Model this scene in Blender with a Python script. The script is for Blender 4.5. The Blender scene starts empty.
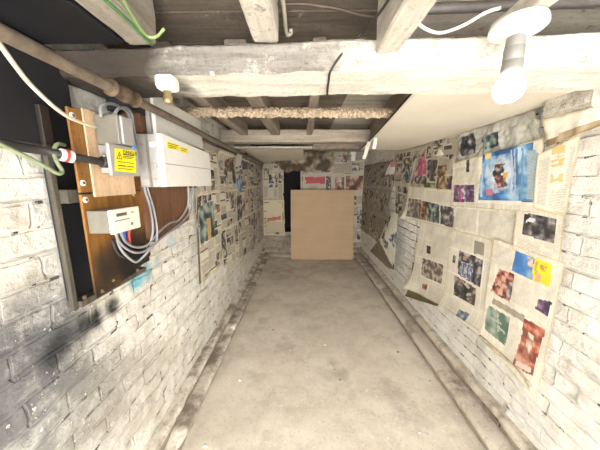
import bpy, bmesh, math, random
from mathutils import Vector, noise, Matrix

scene = bpy.context.scene
C = scene.collection
PI = math.pi
XL, XR, YB, YF = -0.75, 1.10, 4.50, -1.40      # wall planes of the cellar
EYE = 1.4
F = 245.0
PITCH, YAW = math.radians(10.2), math.radians(0.7)

# ------------------------------------------------------------ sight lines onto real planes
def ray(px, py):
    x = (px - 300) / F; u = (225 - py) / F
    f = math.cos(PITCH) + u * math.sin(PITCH); z = -math.sin(PITCH) + u * math.cos(PITCH)
    c, s = math.cos(YAW), math.sin(YAW)
    return Vector((x * c - f * s, x * s + f * c, z))
def onX(px, py, v):
    d = ray(px, py); t = v / d.x; return Vector((v, t * d.y, EYE + t * d.z))
def onY(px, py, v):
    d = ray(px, py); t = v / d.y; return Vector((t * d.x, v, EYE + t * d.z))
def onZ(px, py, v):
    d = ray(px, py); t = (v - EYE) / d.z; return Vector((t * d.x, t * d.y, v))

# ------------------------------------------------------------ materials
class NT:
    def __init__(self, name):
        self.m = bpy.data.materials.new(name); self.m.use_nodes = True
        self.t = self.m.node_tree; self.n = self.t.nodes; self.b = self.n['Principled BSDF']
    def add(self, kind, **kw):
        nd = self.n.new(kind)
        for k, v in kw.items():
            if hasattr(nd, k): setattr(nd, k, v)
        return nd
    def link(self, a, b): self.t.links.new(a, b)
    def noise(self, scale, detail=4, rough=0.6, vec=None):
        nd = self.n.new('ShaderNodeTexNoise'); nd.inputs['Scale'].default_value = scale
        nd.inputs['Detail'].default_value = detail; nd.inputs['Roughness'].default_value = rough
        if vec is not None: self.link(vec, nd.inputs['Vector'])
        return nd.outputs['Fac']
    def ramp(self, fac, stops):
        nd = self.n.new('ShaderNodeValToRGB'); e = nd.color_ramp.elements
        while len(e) < len(stops): e.new(0.5)
        for q, (p, c) in zip(e, stops):
            q.position = p; q.color = (c[0], c[1], c[2], 1) if not isinstance(c, (int, float)) else (c, c, c, 1)
        self.link(fac, nd.inputs['Fac']); return nd.outputs['Color']
    def mix(self, fac, a, b):
        nd = self.n.new('ShaderNodeMix'); nd.data_type = 'RGBA'
        for s, v in ((nd.inputs[0], fac), (nd.inputs[6], a), (nd.inputs[7], b)):
            if isinstance(v, (int, float)): s.default_value = v
            elif isinstance(v, (tuple, list)): s.default_value = (v[0], v[1], v[2], 1)
            else: self.link(v, s)
        return nd.outputs[2]
    def math(self, op, a, b=None, clamp=False):
        nd = self.n.new('ShaderNodeMath'); nd.operation = op; nd.use_clamp = clamp
        for s, v in zip(nd.inputs, (a, b)):
            if v is None: continue
            if isinstance(v, (int, float)): s.default_value = v
            else: self.link(v, s)
        return nd.outputs[0]
    def coord(self, which='Object'):
        return self.n.new('ShaderNodeTexCoord').outputs[which]
    def bump(self, h, strength=0.5, dist=0.01, prev=None):
        nd = self.n.new('ShaderNodeBump'); nd.inputs['Strength'].default_value = strength
        nd.inputs['Distance'].default_value = dist; self.link(h, nd.inputs['Height'])
        if prev is not None: self.link(prev, nd.inputs['Normal'])
        return nd.outputs['Normal']
    def done(self, col=None, rough=0.8, metal=0.0, normal=None):
        if col is not None:
            if isinstance(col, (tuple, list)): self.b.inputs['Base Color'].default_value = (col[0], col[1], col[2], 1)
            else: self.link(col, self.b.inputs['Base Color'])
        self.b.inputs['Roughness'].default_value = rough; self.b.inputs['Metallic'].default_value = metal
        if normal is not None: self.link(normal, self.b.inputs['Normal'])
        return self.m
    def spot(self, pos, rad, vec):
        """soft round mask around a point of the surface"""
        d = self.n.new('ShaderNodeVectorMath'); d.operation = 'DISTANCE'
        self.link(vec, d.inputs[0]); d.inputs[1].default_value = pos
        mr = self.n.new('ShaderNodeMapRange'); mr.interpolation_type = 'SMOOTHSTEP'
        mr.inputs['From Min'].default_value = rad; mr.inputs['From Max'].default_value = rad * 0.25
        self.link(d.outputs['Value'], mr.inputs['Value'])
        return mr.outputs['Result']

def plain(name, col, rough=0.5, metal=0.0, vary=0.12, scale=30, bump=0.0, dark=None):
    n = NT(name); v = n.coord()
    f = n.noise(scale, 5, 0.65, v)
    d = dark or tuple(c * (1 - vary * 2.5) for c in col)
    c = n.ramp(f, [(0.3, d), (0.62, col)])
    nm = n.bump(f, bump, 0.004) if bump else None
    return n.done(c, rough, metal, nm)

def wood(name, c1, c2, axis=0, scale=6, rough=0.7, bump=0.3, flake=None, flake_at=0.55):
    n = NT(name); v = n.coord()
    mp = n.add('ShaderNodeMapping'); n.link(v, mp.inputs['Vector'])
    s = [scale * 5] * 3; s[axis] = scale * 0.5; mp.inputs['Scale'].default_value = s
    g = n.noise(1.0, 6, 0.65, mp.outputs['Vector'])
    c = n.ramp(g, [(0.3, c1), (0.68, c2)])
    if flake:
        fl = n.noise(11, 8, 0.72, v)
        k = n.ramp(fl, [(flake_at, 0.0), (flake_at + 0.07, 1.0)])
        c = n.mix(k, c, flake)
    sp_ = n.noise(75, 4, 0.75, v)
    c = n.mix(n.ramp(sp_, [(0.30, 0.55), (0.46, 0.0)]), c, tuple(q * 0.45 for q in c1))
    nm = n.bump(n.math('ADD', g, n.math('MULTIPLY', n.noise(45, 6, 0.75, v), 1.2)), bump, 0.008)
    return n.done(c, rough, 0, nm)

def brick_material(name, paint, dirt, groove, grime, spots=(), greyness=(), chip=0.60, bumpy=0.9, width=0.23, perp=0.2):
    n = NT(name); uv = n.coord('UV'); ob = n.coord('Object')
    wob = n.add('ShaderNodeTexNoise'); wob.inputs['Scale'].default_value = 5; wob.inputs['Detail'].default_value = 3
    n.link(uv, wob.inputs['Vector'])
    sc = n.add('ShaderNodeVectorMath', operation='MULTIPLY_ADD'); n.link(wob.outputs['Color'], sc.inputs[0])
    sc.inputs[1].default_value = (0.055, 0.022, 0); n.link(uv, sc.inputs[2])
    bt = n.add('ShaderNodeTexBrick'); n.link(sc.outputs[0], bt.inputs['Vector'])
    bt.inputs['Scale'].default_value = 1; bt.inputs['Brick Width'].default_value = width
    bt.inputs['Row Height'].default_value = 0.075; bt.inputs['Mortar Size'].default_value = 0.0055
    bt.inputs['Mortar Smooth'].default_value = 0.6
    mort = bt.outputs['Fac']
    lo = n.noise(2.3, 6, 0.65, ob); hi = n.noise(38, 6, 0.7, ob); mid = n.noise(10, 6, 0.7, ob)
    c = n.ramp(mid, [(0.34, dirt), (0.54, paint)])
    c = n.mix(n.ramp(hi, [(0.36, 0.4), (0.45, 0.0)]), c, tuple(q * 0.62 for q in dirt))
    c = n.mix(n.ramp(lo, [(0.42, 0.0), (0.68, grime[3])]), c, grime[:3])
    gk = n.math('MULTIPLY', n.ramp(n.noise(7, 5, 0.6, ob), [(0.42, 0.05), (0.66, 1.0)]), mort)
    c = n.mix(n.math('MULTIPLY', gk, perp), c, groove)
    ch = n.ramp(n.noise(21, 5, 0.6, ob), [(chip - 0.03, 0.0), (chip + 0.01, 1.0)])
    ch = n.math('MULTIPLY', ch, n.ramp(mort, [(0.05, 0.08), (0.4, 1.0)]))
    c = n.mix(ch, c, (0.06, 0.05, 0.04))
    for pos, rad, col, amt in greyness:
        k = n.math('MULTIPLY', n.spot(pos, rad, ob), n.ramp(mid, [(0.47, 1.0), (0.66, 0.45)]))
        c = n.mix(n.math('MULTIPLY', k, amt), c, col)
    if greyness: c = n.mix(n.ramp(n.noise(48, 3, 0.6, ob), [(0.655, 0.0), (0.69, 0.85)]), c, paint)
    for pos, rad, col, amt in spots:
        k = n.math('MULTIPLY', n.spot(pos, rad, ob), amt)
        k = n.math('MULTIPLY', k, n.ramp(hi, [(0.25, 0.75), (0.6, 1.0)]))
        c = n.mix(k, c, col)
    h = n.math('ADD', n.math('MULTIPLY', mort, -0.4), n.math('MULTIPLY', hi, 0.8))
    h = n.math('ADD', h, n.math('MULTIPLY', mid, 1.3))
    h = n.math('ADD', h, n.math('MULTIPLY', ch, -1.2))
    return n.done(c, 0.75, 0, n.bump(h, bumpy, 0.008))

def newsprint():
    n = NT('newsprint')
    at = n.add('ShaderNodeAttribute'); at.attribute_name = 'ink'
    uv = n.coord('UV')
    sp = n.add('ShaderNodeSeparateXYZ'); n.link(uv, sp.inputs[0])
    ln = n.math('FRACT', n.math('DIVIDE', sp.outputs['Y'], 0.0062))
    st = n.math('GREATER_THAN', ln, 0.42)
    mp = n.add('ShaderNodeMapping'); n.link(uv, mp.inputs['Vector']); mp.inputs['Scale'].default_value = (75, 161, 1)
    w = n.ramp(n.noise(1.6, 2, 0.6, mp.outputs['Vector']), [(0.36, 0.25), (0.52, 1.0)])
    k = n.math('MULTIPLY', n.math('MULTIPLY', st, w), at.outputs['Alpha'])
    c = n.mix(n.math('MULTIPLY', k, 0.78), at.outputs['Color'], (0.12, 0.105, 0.09))
    ag = n.noise(7, 5, 0.65, n.coord('Object'))
    c = n.mix(n.ramp(ag, [(0.42, 0.0), (0.75, 0.26)]), c, (0.36, 0.27, 0.15))
    nm = n.bump(n.noise(22, 4, 0.6, n.coord('Object')), 0.25, 0.004)
    return n.done(c, 0.75, 0, nm)

M = {}
M['news'] = newsprint()
SP = (0.016, 0.017, 0.019)
M['brick_left'] = brick_material('whitewashed_brick_left', (0.76, 0.74, 0.68), (0.56, 0.53, 0.46), (0.27, 0.23, 0.19), (0.42, 0.37, 0.29, 0.55),
    spots=[((XL, 0.755, 0.915), 0.058, SP, 1.0), ((XL, 0.803, 0.908), 0.056, SP, 1.0), ((XL, 0.889, 0.912), 0.052, SP, 1.0),
           ((XL, 0.655, 0.885), 0.075, SP, 0.95), ((XL, 0.675, 0.92), 0.06, SP, 0.8),
           ((XL, 1.10, 0.975), 0.075, (0.10, 0.33, 0.42), 0.75), ((XL, 1.03, 0.955), 0.06, (0.07, 0.36, 0.45), 0.9),
           ((XL, 1.36, 1.06), 0.07, (0.33, 0.48, 0.55), 0.55), ((XL, 1.20, 0.99), 0.05, (0.33, 0.48, 0.55), 0.55)],
    greyness=[((XL, 0.60, 0.90), 0.33, (0.10, 0.10, 0.105), 1.0), ((XL, 0.76, 0.62), 0.30, (0.17, 0.16, 0.145), 0.7), ((XL, 0.40, 0.75), 0.42, (0.14, 0.14, 0.14), 0.9), ((XL, 0.95, 0.45), 0.3, (0.3, 0.27, 0.22), 0.6)])
M['brick_right'] = brick_material('whitewashed_brick_right', (0.78, 0.76, 0.71), (0.62, 0.59, 0.52), (0.32, 0.28, 0.23), (0.50, 0.45, 0.37, 0.5), chip=0.62, width=0.46, perp=0.25, bumpy=1.0)
M['brick_back'] = brick_material('dirty_brick_back', (0.33, 0.28, 0.22), (0.16, 0.13, 0.10), (0.07, 0.06, 0.05), (0.12, 0.10, 0.08, 0.6))
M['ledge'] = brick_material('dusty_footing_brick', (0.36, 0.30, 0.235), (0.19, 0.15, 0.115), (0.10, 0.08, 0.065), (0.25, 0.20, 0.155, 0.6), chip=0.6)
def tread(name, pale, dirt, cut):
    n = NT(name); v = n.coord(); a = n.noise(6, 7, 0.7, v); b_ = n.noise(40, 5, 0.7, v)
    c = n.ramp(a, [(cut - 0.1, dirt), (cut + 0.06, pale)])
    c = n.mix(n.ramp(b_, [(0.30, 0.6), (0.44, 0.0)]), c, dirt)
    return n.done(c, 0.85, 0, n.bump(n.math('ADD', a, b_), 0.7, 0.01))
M['tread'] = tread('dusty_lit_ledge_top', (0.60, 0.54, 0.45), (0.30, 0.245, 0.19), 0.47)  # dusty, and paler than the risers to paint in light on the tops
M['tread_left'] = tread('splashed_lit_ledge_top', (0.68, 0.63, 0.54), (0.26, 0.215, 0.165), 0.51)  # white splashes, with the same light painted into the top faces
M['void'] = plain('black_void', (0.012, 0.012, 0.014), 0.9, vary=0.1)

def floor_material():
    n = NT('dusty_concrete'); ob = n.coord()
    lo = n.noise(1.7, 6, 0.62, ob); mid = n.noise(8, 7, 0.68, ob); hi = n.noise(70, 5, 0.7, ob)
    c = n.ramp(lo, [(0.34, (0.56, 0.49, 0.40)), (0.60, (0.70, 0.635, 0.53))])
    c = n.mix(n.ramp(mid, [(0.40, 0.0), (0.66, 0.5)]), c, (0.78, 0.73, 0.63))
    c = n.mix(n.ramp(hi, [(0.57, 0.0), (0.70, 0.6)]), c, (0.24, 0.20, 0.15))
    c = n.mix(n.ramp(n.noise(3.6, 6, 0.7, ob), [(0.50, 0.0), (0.66, 0.42)]), c, (0.34, 0.285, 0.22))
    c = n.mix(n.ramp(n.noise(26, 4, 0.6, ob), [(0.64, 0.0), (0.70, 0.7)]), c, (0.82, 0.78, 0.70))
    for pos, rad, amt in (((0.275, 1.60, 0), 0.09, 0.5), ((0.24, 1.70, 0), 0.07, 0.4), ((0.62, 1.40, 0), 0.14, 0.42), ((0.66, 1.25, 0), 0.14, 0.35),
                          ((0.60, 1.55, 0), 0.10, 0.3), ((-0.3, 3.7, 0), 0.6, 0.4), ((0.5, 3.9, 0), 0.6, 0.4), ((0.0, 2.4, 0), 0.25, 0.2)):
        k = n.math('MULTIPLY', n.spot(pos, rad, ob), n.ramp(mid, [(0.35, 1.0), (0.62, 0.3)]))
        c = n.mix(n.math('MULTIPLY', k, amt), c, (0.20, 0.17, 0.14))
    h = n.math('ADD', n.math('MULTIPLY', mid, 1.0), n.math('MULTIPLY', hi, 0.35))
    return n.done(c, 0.8, 0, n.bump(h, 0.4, 0.008))
M['floor'] = floor_material()

M['beam_paint'] = wood('flaking_whitewash_timber', (0.33, 0.295, 0.245), (0.56, 0.53, 0.47), 0, 6, 0.8, 0.9, (0.20, 0.165, 0.13), 0.57)
M['beam_paint'] = wood('whitewashed_beam_underside', (0.50, 0.465, 0.395), (0.74, 0.71, 0.63), 0, 6, 0.8, 0.6, (0.30, 0.255, 0.20), 0.62)
M['beam_face'] = wood('rough_grey_beam_face', (0.14, 0.125, 0.105), (0.30, 0.275, 0.24), 0, 9, 0.85, 1.0, (0.44, 0.41, 0.36), 0.57)
n = NT.__new__(NT); n.m = M['beam_face']; n.t = n.m.node_tree; n.n = n.t.nodes; n.b = n.n['Principled BSDF']
_src = n.b.inputs['Base Color'].links[0].from_socket; _v = n.coord(); _sx = n.add('ShaderNodeSeparateXYZ'); n.link(_v, _sx.inputs[0])
_k = n.math('ADD', _sx.outputs['X'], n.math('MULTIPLY', n.noise(7, 5, 0.65, _v), 0.5))
_pale = n.ramp(n.noise(30, 6, 0.75, _v), [(0.34, (0.26, 0.235, 0.19)), (0.50, (0.62, 0.585, 0.51))])
n.link(n.mix(n.ramp(_k, [(0.25, 0.0), (0.55, 1.0)]), _src, _pale), n.b.inputs['Base Color'])     # right half paler: the lamp's brightness painted into the colour
for _q in ('beam_paint', 'beam_face'):
    _b = M[_q]; _t = _b.node_tree; _p = _t.nodes['Principled BSDF']; _n = NT.__new__(NT); _n.m = _b; _n.t = _t; _n.n = _t.nodes; _n.b = _p
    _src = _p.inputs['Base Color'].links[0].from_socket; _v = _n.coord(); _sx = _n.add('ShaderNodeSeparateXYZ'); _n.link(_v, _sx.inputs[0])
    _k = _n.math('ADD', _sx.outputs['X'], _n.math('MULTIPLY', _n.noise(9, 4, 0.6, _v), 0.25))
    _n.link(_n.mix(_n.ramp(_n.math('ADD', _k, 0.8), [(0.46, 1.0), (0.58, 0.0)]), _src, (0.045, 0.033, 0.024)), _p.inputs['Base Color'])   # left end dark brown: bare timber with its shadow painted in
M['joist_paint'] = wood('whitewashed_joist', (0.33, 0.295, 0.24), (0.58, 0.54, 0.47), 1, 6, 0.8, 0.8, (0.20, 0.165, 0.13), 0.58)
M['joist_grey'] = wood('dimmed_grey_joist', (0.17, 0.145, 0.115), (0.34, 0.30, 0.245), 1, 6, 0.8, 0.5, (0.46, 0.42, 0.36), 0.6)  # joist paint darkened: the dim top left light put into the colour
M['joist_bare'] = wood('bare_dusty_joist', (0.15, 0.115, 0.085), (0.30, 0.245, 0.19), 1, 5, 0.8, 0.4, (0.40, 0.35, 0.28), 0.6)
M['trimmer'] = wood('dusty_brown_beam', (0.22, 0.18, 0.14), (0.40, 0.34, 0.27), 0, 6, 0.8, 0.4)
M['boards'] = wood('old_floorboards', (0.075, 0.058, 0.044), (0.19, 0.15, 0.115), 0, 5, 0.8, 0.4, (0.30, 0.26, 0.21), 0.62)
M['boards_grey'] = wood('pale_grey_floorboards', (0.30, 0.27, 0.23), (0.47, 0.43, 0.37), 0, 5, 0.8, 0.4, (0.17, 0.14, 0.11), 0.6)
M['log'] = plain('shaggy_fibre', (0.55, 0.43, 0.30), 0.95, vary=0.3, scale=90, bump=0.9)
M['plaster'] = plain('pale_plasterboard', (0.66, 0.60, 0.49), 0.8, vary=0.04, scale=3)
M['plaster_edge'] = plain('plasterboard_edge', (0.05, 0.045, 0.04), 0.9, vary=0.2)
M['orange_wood'] = wood('orange_varnished_wood', (0.10, 0.042, 0.009), (0.33, 0.15, 0.032), 2, 7, 0.42, 0.15, (0.10, 0.045, 0.015), 0.62)
M['scorched_wood'] = None
M['brown_wood'] = wood('dark_brown_board', (0.085, 0.038, 0.02), (0.19, 0.09, 0.045), 2, 6, 0.5, 0.2)
M['ply'] = wood('pale_plywood', (0.50, 0.33, 0.19), (0.66, 0.48, 0.31), 2, 6, 0.6, 0.1)
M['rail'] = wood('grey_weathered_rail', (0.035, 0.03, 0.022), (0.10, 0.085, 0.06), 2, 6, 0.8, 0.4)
M['dark_rail'] = plain('shadowed_rail_top', (0.025, 0.017, 0.014), 0.5, vary=0.2)  # dark tone paints in the shadow on the upper part of the rail
M['black_paint'] = plain('black_painted_board', (0.014, 0.014, 0.017), 0.55, vary=0.15, scale=8)
M['white_plastic'] = plain('white_plastic', (0.74, 0.72, 0.66), 0.4, vary=0.03)
M['cream_plastic'] = plain('cream_plastic', (0.70, 0.67, 0.58), 0.4, vary=0.03)
M['grey_plastic'] = plain('grey_plastic', (0.31, 0.295, 0.28), 0.45, vary=0.05)
M['mid_grey'] = plain('dull_grey_casing', (0.17, 0.155, 0.125), 0.5, vary=0.08)
M['grey_cable'] = plain('grey_pvc_cable', (0.24, 0.24, 0.245), 0.45, vary=0.05)
M['black_cable'] = plain('black_cable', (0.03, 0.026, 0.024), 0.6, vary=0.1)
M['cream_cable'] = plain('cream_cable', (0.55, 0.50, 0.40), 0.5, vary=0.1)
M['green_cable'] = plain('dusty_green_cable', (0.22, 0.26, 0.15), 0.6, vary=0.15)
M['earth_cable'] = plain('green_earth_cable', (0.08, 0.20, 0.07), 0.5, vary=0.1)
M['lime_cable'] = plain('lime_earth_cable', (0.27, 0.36, 0.15), 0.5, vary=0.1)
M['white_cable'] = plain('white_cable', (0.78, 0.77, 0.74), 0.45, vary=0.04)
M['brown_cable'] = plain('brown_cable', (0.09, 0.06, 0.045), 0.6, vary=0.1)
M['blue'] = plain('blue_cable', (0.02, 0.07, 0.42), 0.45, vary=0.05)
M['red'] = plain('red_cable', (0.50, 0.06, 0.05), 0.45, vary=0.05)
M['tag_white'] = plain('white_sleeve', (0.72, 0.70, 0.66), 0.5, vary=0.04)
M['yellow'] = plain('yellow_label', (0.83, 0.71, 0.01), 0.5, vary=0.02)
M['label_ink'] = plain('label_ink', (0.03, 0.028, 0.02), 0.6, vary=0.02)
M['label_blue'] = plain('label_blue_dot', (0.04, 0.22, 0.62), 0.5, vary=0.02)
M['lcd'] = plain('lcd_window', (0.10, 0.105, 0.09), 0.3, vary=0.05)
M['steel'] = plain('dull_steel_pipe', (0.21, 0.165, 0.125), 0.55, 0.35, vary=0.2, scale=25, bump=0.15)
M['rust'] = plain('rusty_coupling', (0.14, 0.095, 0.055), 0.8, 0.3, vary=0.3, scale=40, bump=0.4)
M['brass'] = plain('brass', (0.42, 0.33, 0.17), 0.4, 0.8, vary=0.1)
M['screw'] = plain('zinc_screw', (0.50, 0.48, 0.45), 0.4, 0.6, vary=0.1)
M['washer'] = plain('white_washer', (0.74, 0.72, 0.68), 0.5, vary=0.04)
M['rose'] = plain('white_lamp_ceramic', (0.76, 0.74, 0.69), 0.35, vary=0.03)
M['holder'] = plain('grey_holder', (0.20, 0.19, 0.175), 0.5, vary=0.05)
M['duct'] = plain('dark_conduit', (0.075, 0.065, 0.06), 0.5, vary=0.15)
M['cardboard'] = None
n = NT('cardboard'); v = n.coord()
g = n.noise(4, 4, 0.5, v)
mp = n.add('ShaderNodeMapping'); n.link(v, mp.inputs['Vector']); mp.inputs['Scale'].default_value = (1.0, 1.0, 60)
fl = n.noise(1.0, 2, 0.5, mp.outputs['Vector'])
M['cardboard'] = n.done(n.ramp(n.math('ADD', n.math('MULTIPLY', g, 0.5), n.math('MULTIPLY', fl, 0.5)), [(0.3, (0.385, 0.265, 0.155)), (0.7, (0.455, 0.325, 0.20))]), 0.8)
M['chip'] = plain('plaster_crumb', (0.72, 0.69, 0.62), 0.8, vary=0.1)
M['stone'] = plain('rubble', (0.33, 0.27, 0.21), 0.9, vary=0.2)
M['roll'] = plain('browned_paper', (0.62, 0.53, 0.38), 0.8, vary=0.25, scale=18)
M['paper_white'] = plain('white_scrap', (0.56, 0.53, 0.47), 0.7, vary=0.03)
# lower meter board is scorched black round its bottom edge: a burn with its own outline
n = NT('scorched_varnished_wood'); v = n.coord()
mp = n.add('ShaderNodeMapping'); n.link(v, mp.inputs['Vector']); mp.inputs['Scale'].default_value = (35, 35, 3.5)
g = n.noise(1.0, 6, 0.65, mp.outputs['Vector'])
c = n.ramp(g, [(0.28, (0.09, 0.036, 0.008)), (0.68, (0.34, 0.16, 0.033))])
for pos, rad, amt in (((-0.66, 0.785, 1.135), 0.08, 0.95), ((-0.66, 0.83, 1.04), 0.22, 1.0), ((-0.66, 0.92, 1.12), 0.18, 1.0), ((-0.66, 0.93, 1.09), 0.12, 1.0), ((-0.66, 0.72, 1.03), 0.07, 0.9), ((-0.66, 1.02, 1.17), 0.07, 0.8), ((-0.66, 0.97, 1.03), 0.14, 1.0)):
    k = n.math('MULTIPLY', n.spot(pos, rad, v), n.ramp(n.noise(18, 4, 0.6, v), [(0.35, 1.0), (0.75, 0.6)]))
    c = n.mix(n.math('MULTIPLY', k, amt), c, (0.012, 0.010, 0.009))
M['scorched_wood'] = n.done(c, 0.42, 0, n.bump(g, 0.15, 0.004))
n = NT('lit_bulb'); n.b.inputs['Base Color'].default_value = (1, 1, 1, 1)
n.b.inputs['Emission Color'].default_value = (1.0, 0.92, 0.80, 1); n.b.inputs['Emission Strength'].default_value = 20
M['bulb'] = n.m

# ------------------------------------------------------------ objects
def tag(o, label=None, cat=None, group=None, kind=None):
    if label: o['label'] = label
    if cat: o['category'] = cat
    if group: o['group'] = group
    if kind: o['kind'] = kind
    return o
def thing(name, label, cat, loc, group=None):
    o = bpy.data.objects.new(name, None); C.objects.link(o); o.location = loc; o.empty_display_size = 0.05
    return tag(o, label, cat, group)
def obj(name, bm, mats, parent=None, smooth=False):
    me = bpy.data.meshes.new(name)
    bm.normal_update(); bm.to_mesh(me); bm.free()
    for m in (mats if isinstance(mats, (list, tuple)) else [mats]): me.materials.append(m)
    if smooth:
        for p in me.polygons: p.use_smooth = True
    o = bpy.data.objects.new(name, me); C.objects.link(o)
    if parent:
        o.parent = parent; o.matrix_parent_inverse = Matrix.Translation(-parent.location)
    return o
def box(bm, lo, hi, bev=0.0, mat=0, seg=2):
    vs = [bm.verts.new((x, y, z)) for x in (lo[0], hi[0]) for y in (lo[1], hi[1]) for z in (lo[2], hi[2])]
    fs = [bm.faces.new([vs[i] for i in q]) for q in ((0, 1, 3, 2), (4, 6, 7, 5), (0, 4, 5, 1), (2, 3, 7, 6), (0, 2, 6, 4), (1, 5, 7, 3))]
    for f in fs: f.material_index = mat
    if bev:
        es = list({e for f in fs for e in f.edges})
        bmesh.ops.bevel(bm, geom=es, offset=bev, segments=seg, affect='EDGES', profile=0.5)
    return vs
def hexa(bm, corners, mat=0):
    """eight corners: four of the near face, four of the far face in the same order"""
    vs = [bm.verts.new(c) for c in corners]
    for q in ((0, 1, 2, 3), (7, 6, 5, 4), (0, 4, 5, 1), (1, 5, 6, 2), (2, 6, 7, 3), (3, 7, 4, 0)):
        bm.faces.new([vs[i] for i in q]).material_index = mat
    return vs
def boxm(lo, hi, bev=0.0):
    bm = bmesh.new(); box(bm, lo, hi, bev); bmesh.ops.recalc_face_normals(bm, faces=bm.faces); return bm
def spline(pts, n=8):
    pts = [Vector(p) for p in pts]
    if len(pts) < 3: return pts
    P = [pts[0] * 2 - pts[1]] + pts + [pts[-1] * 2 - pts[-2]]; out = []
    for i in range(1, len(P) - 2):
        a, b, c, d = P[i - 1:i + 3]
        for k in range(n):
            t = k / n
            out.append(0.5 * ((2 * b) + (c - a) * t + (2 * a - 5 * b + 4 * c - d) * t * t + (3 * b - a - 3 * c + d) * t ** 3))
    return out + [pts[-1]]
def tube(bm, pts, r, sides=10, mat=0, smooth_pts=8):
    pts = spline(pts, smooth_pts); rings = []; up = None
    for i, p in enumerate(pts):
        t = (pts[min(i + 1, len(pts) - 1)] - pts[max(i - 1, 0)]).normalized()
        if up is None: up = t.orthogonal().normalized()
        up = (up - t * up.dot(t)).normalized(); sd = t.cross(up)
        rr = r(i / (len(pts) - 1)) if callable(r) else r
        rings.append([bm.verts.new(p + (up * math.cos(a) + sd * math.sin(a)) * rr) for a in (2 * PI * k / sides for k in range(sides))])
    for A, B in zip(rings, rings[1:]):
        for k in range(sides):
            bm.faces.new((A[k], A[(k + 1) % sides], B[(k + 1) % sides], B[k])).material_index = mat
    bm.faces.new(rings[0][::-1]).material_index = mat; bm.faces.new(rings[-1]).material_index = mat
def tubem(pts, r, sides=10, n=8):
    bm = bmesh.new(); tube(bm, pts, r, sides, 0, n); bmesh.ops.recalc_face_normals(bm, faces=bm.faces); return bm
def lathe(prof, loc, axis='Z', seg=28):
    bm = bmesh.new(); rings = []
    for r, h in prof:
        ring = []
        for k in range(seg):
            a = 2 * PI * k / seg; p = Vector((r * math.cos(a), r * math.sin(a), h))
            if axis == 'X': p = Vector((p.z, p.x, p.y))
            if axis == 'Y': p = Vector((p.x, p.z, p.y))
            ring.append(bm.verts.new(p + Vector(loc)))
        rings.append(ring)
    for A, B in zip(rings, rings[1:]):
        for k in range(seg): bm.faces.new((A[k], A[(k + 1) % seg], B[(k + 1) % seg], B[k]))
    bm.faces.new(rings[0][::-1]); bm.faces.new(rings[-1])
    bmesh.ops.recalc_face_normals(bm, faces=bm.faces)
    return bm
def bar(p0, p1, w, h, seg=40, jit=0.003, rnd=0.006, seed=0, fr=14.0):
    """rough sawn timber between the centres of its two ends: w across, h upright"""
    bm = bmesh.new(); p0 = Vector(p0); p1 = Vector(p1); t = (p1 - p0).normalized()
    side = t.cross(Vector((0, 0, 1))).normalized(); up = side.cross(t); prof = []
    a, b = w / 2, h / 2
    def edge(x0, y0, x1, y1, n):
        return [(x0 + (x1 - x0) * i / n, y0 + (y1 - y0) * i / n) for i in range(n)]
    prof = edge(-a + rnd, -b, a - rnd, -b, 5) + [(a - rnd, -b)] + edge(a, -b + rnd, a, b - rnd, 4) + [(a, b - rnd)] + \
        edge(a - rnd, b, -a + rnd, b, 5) + [(-a + rnd, b)] + edge(-a, b - rnd, -a, -b + rnd, 4) + [(-a, -b + rnd)]
    rings = []
    for i in range(seg + 1):
        c = p0.lerp(p1, i / seg); ring = []
        for x, y in prof:
            q = c + side * x + up * y
            d = noise.noise_vector(q * fr + Vector((seed * 7.3, 0, 0))) * jit + noise.noise_vector(q * fr * 3.7) * jit * 0.4
            ring.append(bm.verts.new(q + d - t * d.dot(t)))
        rings.append(ring)
    m = len(prof)
    for A, B in zip(rings, rings[1:]):
        for k in range(m): bm.faces.new((A[k], A[(k + 1) % m], B[(k + 1) % m], B[k]))
    bm.faces.new(rings[0][::-1]); bm.faces.new(rings[-1])
    bmesh.ops.recalc_face_normals(bm, faces=bm.faces)
    return bm

# ------------------------------------------------------------ setting
def grid(us, vs, fn, uvfn, skip=None):
    bm = bmesh.new(); uvl = bm.loops.layers.uv.new('UVMap'); V = {}
    for i, u in enumerate(us):
        for j, v in enumerate(vs): V[i, j] = bm.verts.new(fn(u, v))
    for i in range(len(us) - 1):
        for j in range(len(vs) - 1):
            if skip and skip((us[i] + us[i + 1]) / 2, (vs[j] + vs[j + 1]) / 2): continue
            idx = ((i, j), (i + 1, j), (i + 1, j + 1), (i, j + 1))
            f = bm.faces.new([V[k] for k in idx]); f.smooth = True
            for l, k in zip(f.loops, idx): l[uvl].uv = uvfn(us[k[0]], vs[k[1]])
    return bm
def frange(a, b, s):
    k = max(1, round((b - a) / s)); return [a + (b - a) * i / k for i in range(k + 1)]
course = []
for r in range(27):
    for d in (0.0, 0.0055, 0.012, 0.026, 0.040, 0.054, 0.064, 0.0695): course.append(r * 0.075 + d)
course = [z for z in course if z <= 1.96]
def wob(u, v, s):
    return 0.006 * noise.noise(Vector((u * 1.7, v * 0.8 + s * 9, s))) + 0.0025 * noise.noise(Vector((u * 9, v * 3, s)))
def wall_off(u, v, s):
    ph = (v % 0.075); g = 1.0 - min(ph, 0.075 - ph) / 0.0056
    groove = 0.0075 * max(0, g) * (0.55 + 0.8 * noise.noise(Vector((u * 3.1, v * 13, s))))
    b = noise.noise(Vector((math.floor(u / 0.115 + 0.5 * (int(v / 0.075) % 2)) * 1.37, int(v / 0.075 + 1e-6) * 2.11, s))) * 0.008
    return b + 0.006 * noise.noise(Vector((u * 2.2, v * 2.2, s + 5))) + 0.004 * noise.noise(Vector((u * 14, v * 14, s))) + 0.002 * noise.noise(Vector((u * 37, v * 37, s))) - groove
ys = frange(YF, YB + 0.02, 0.018)
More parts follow.
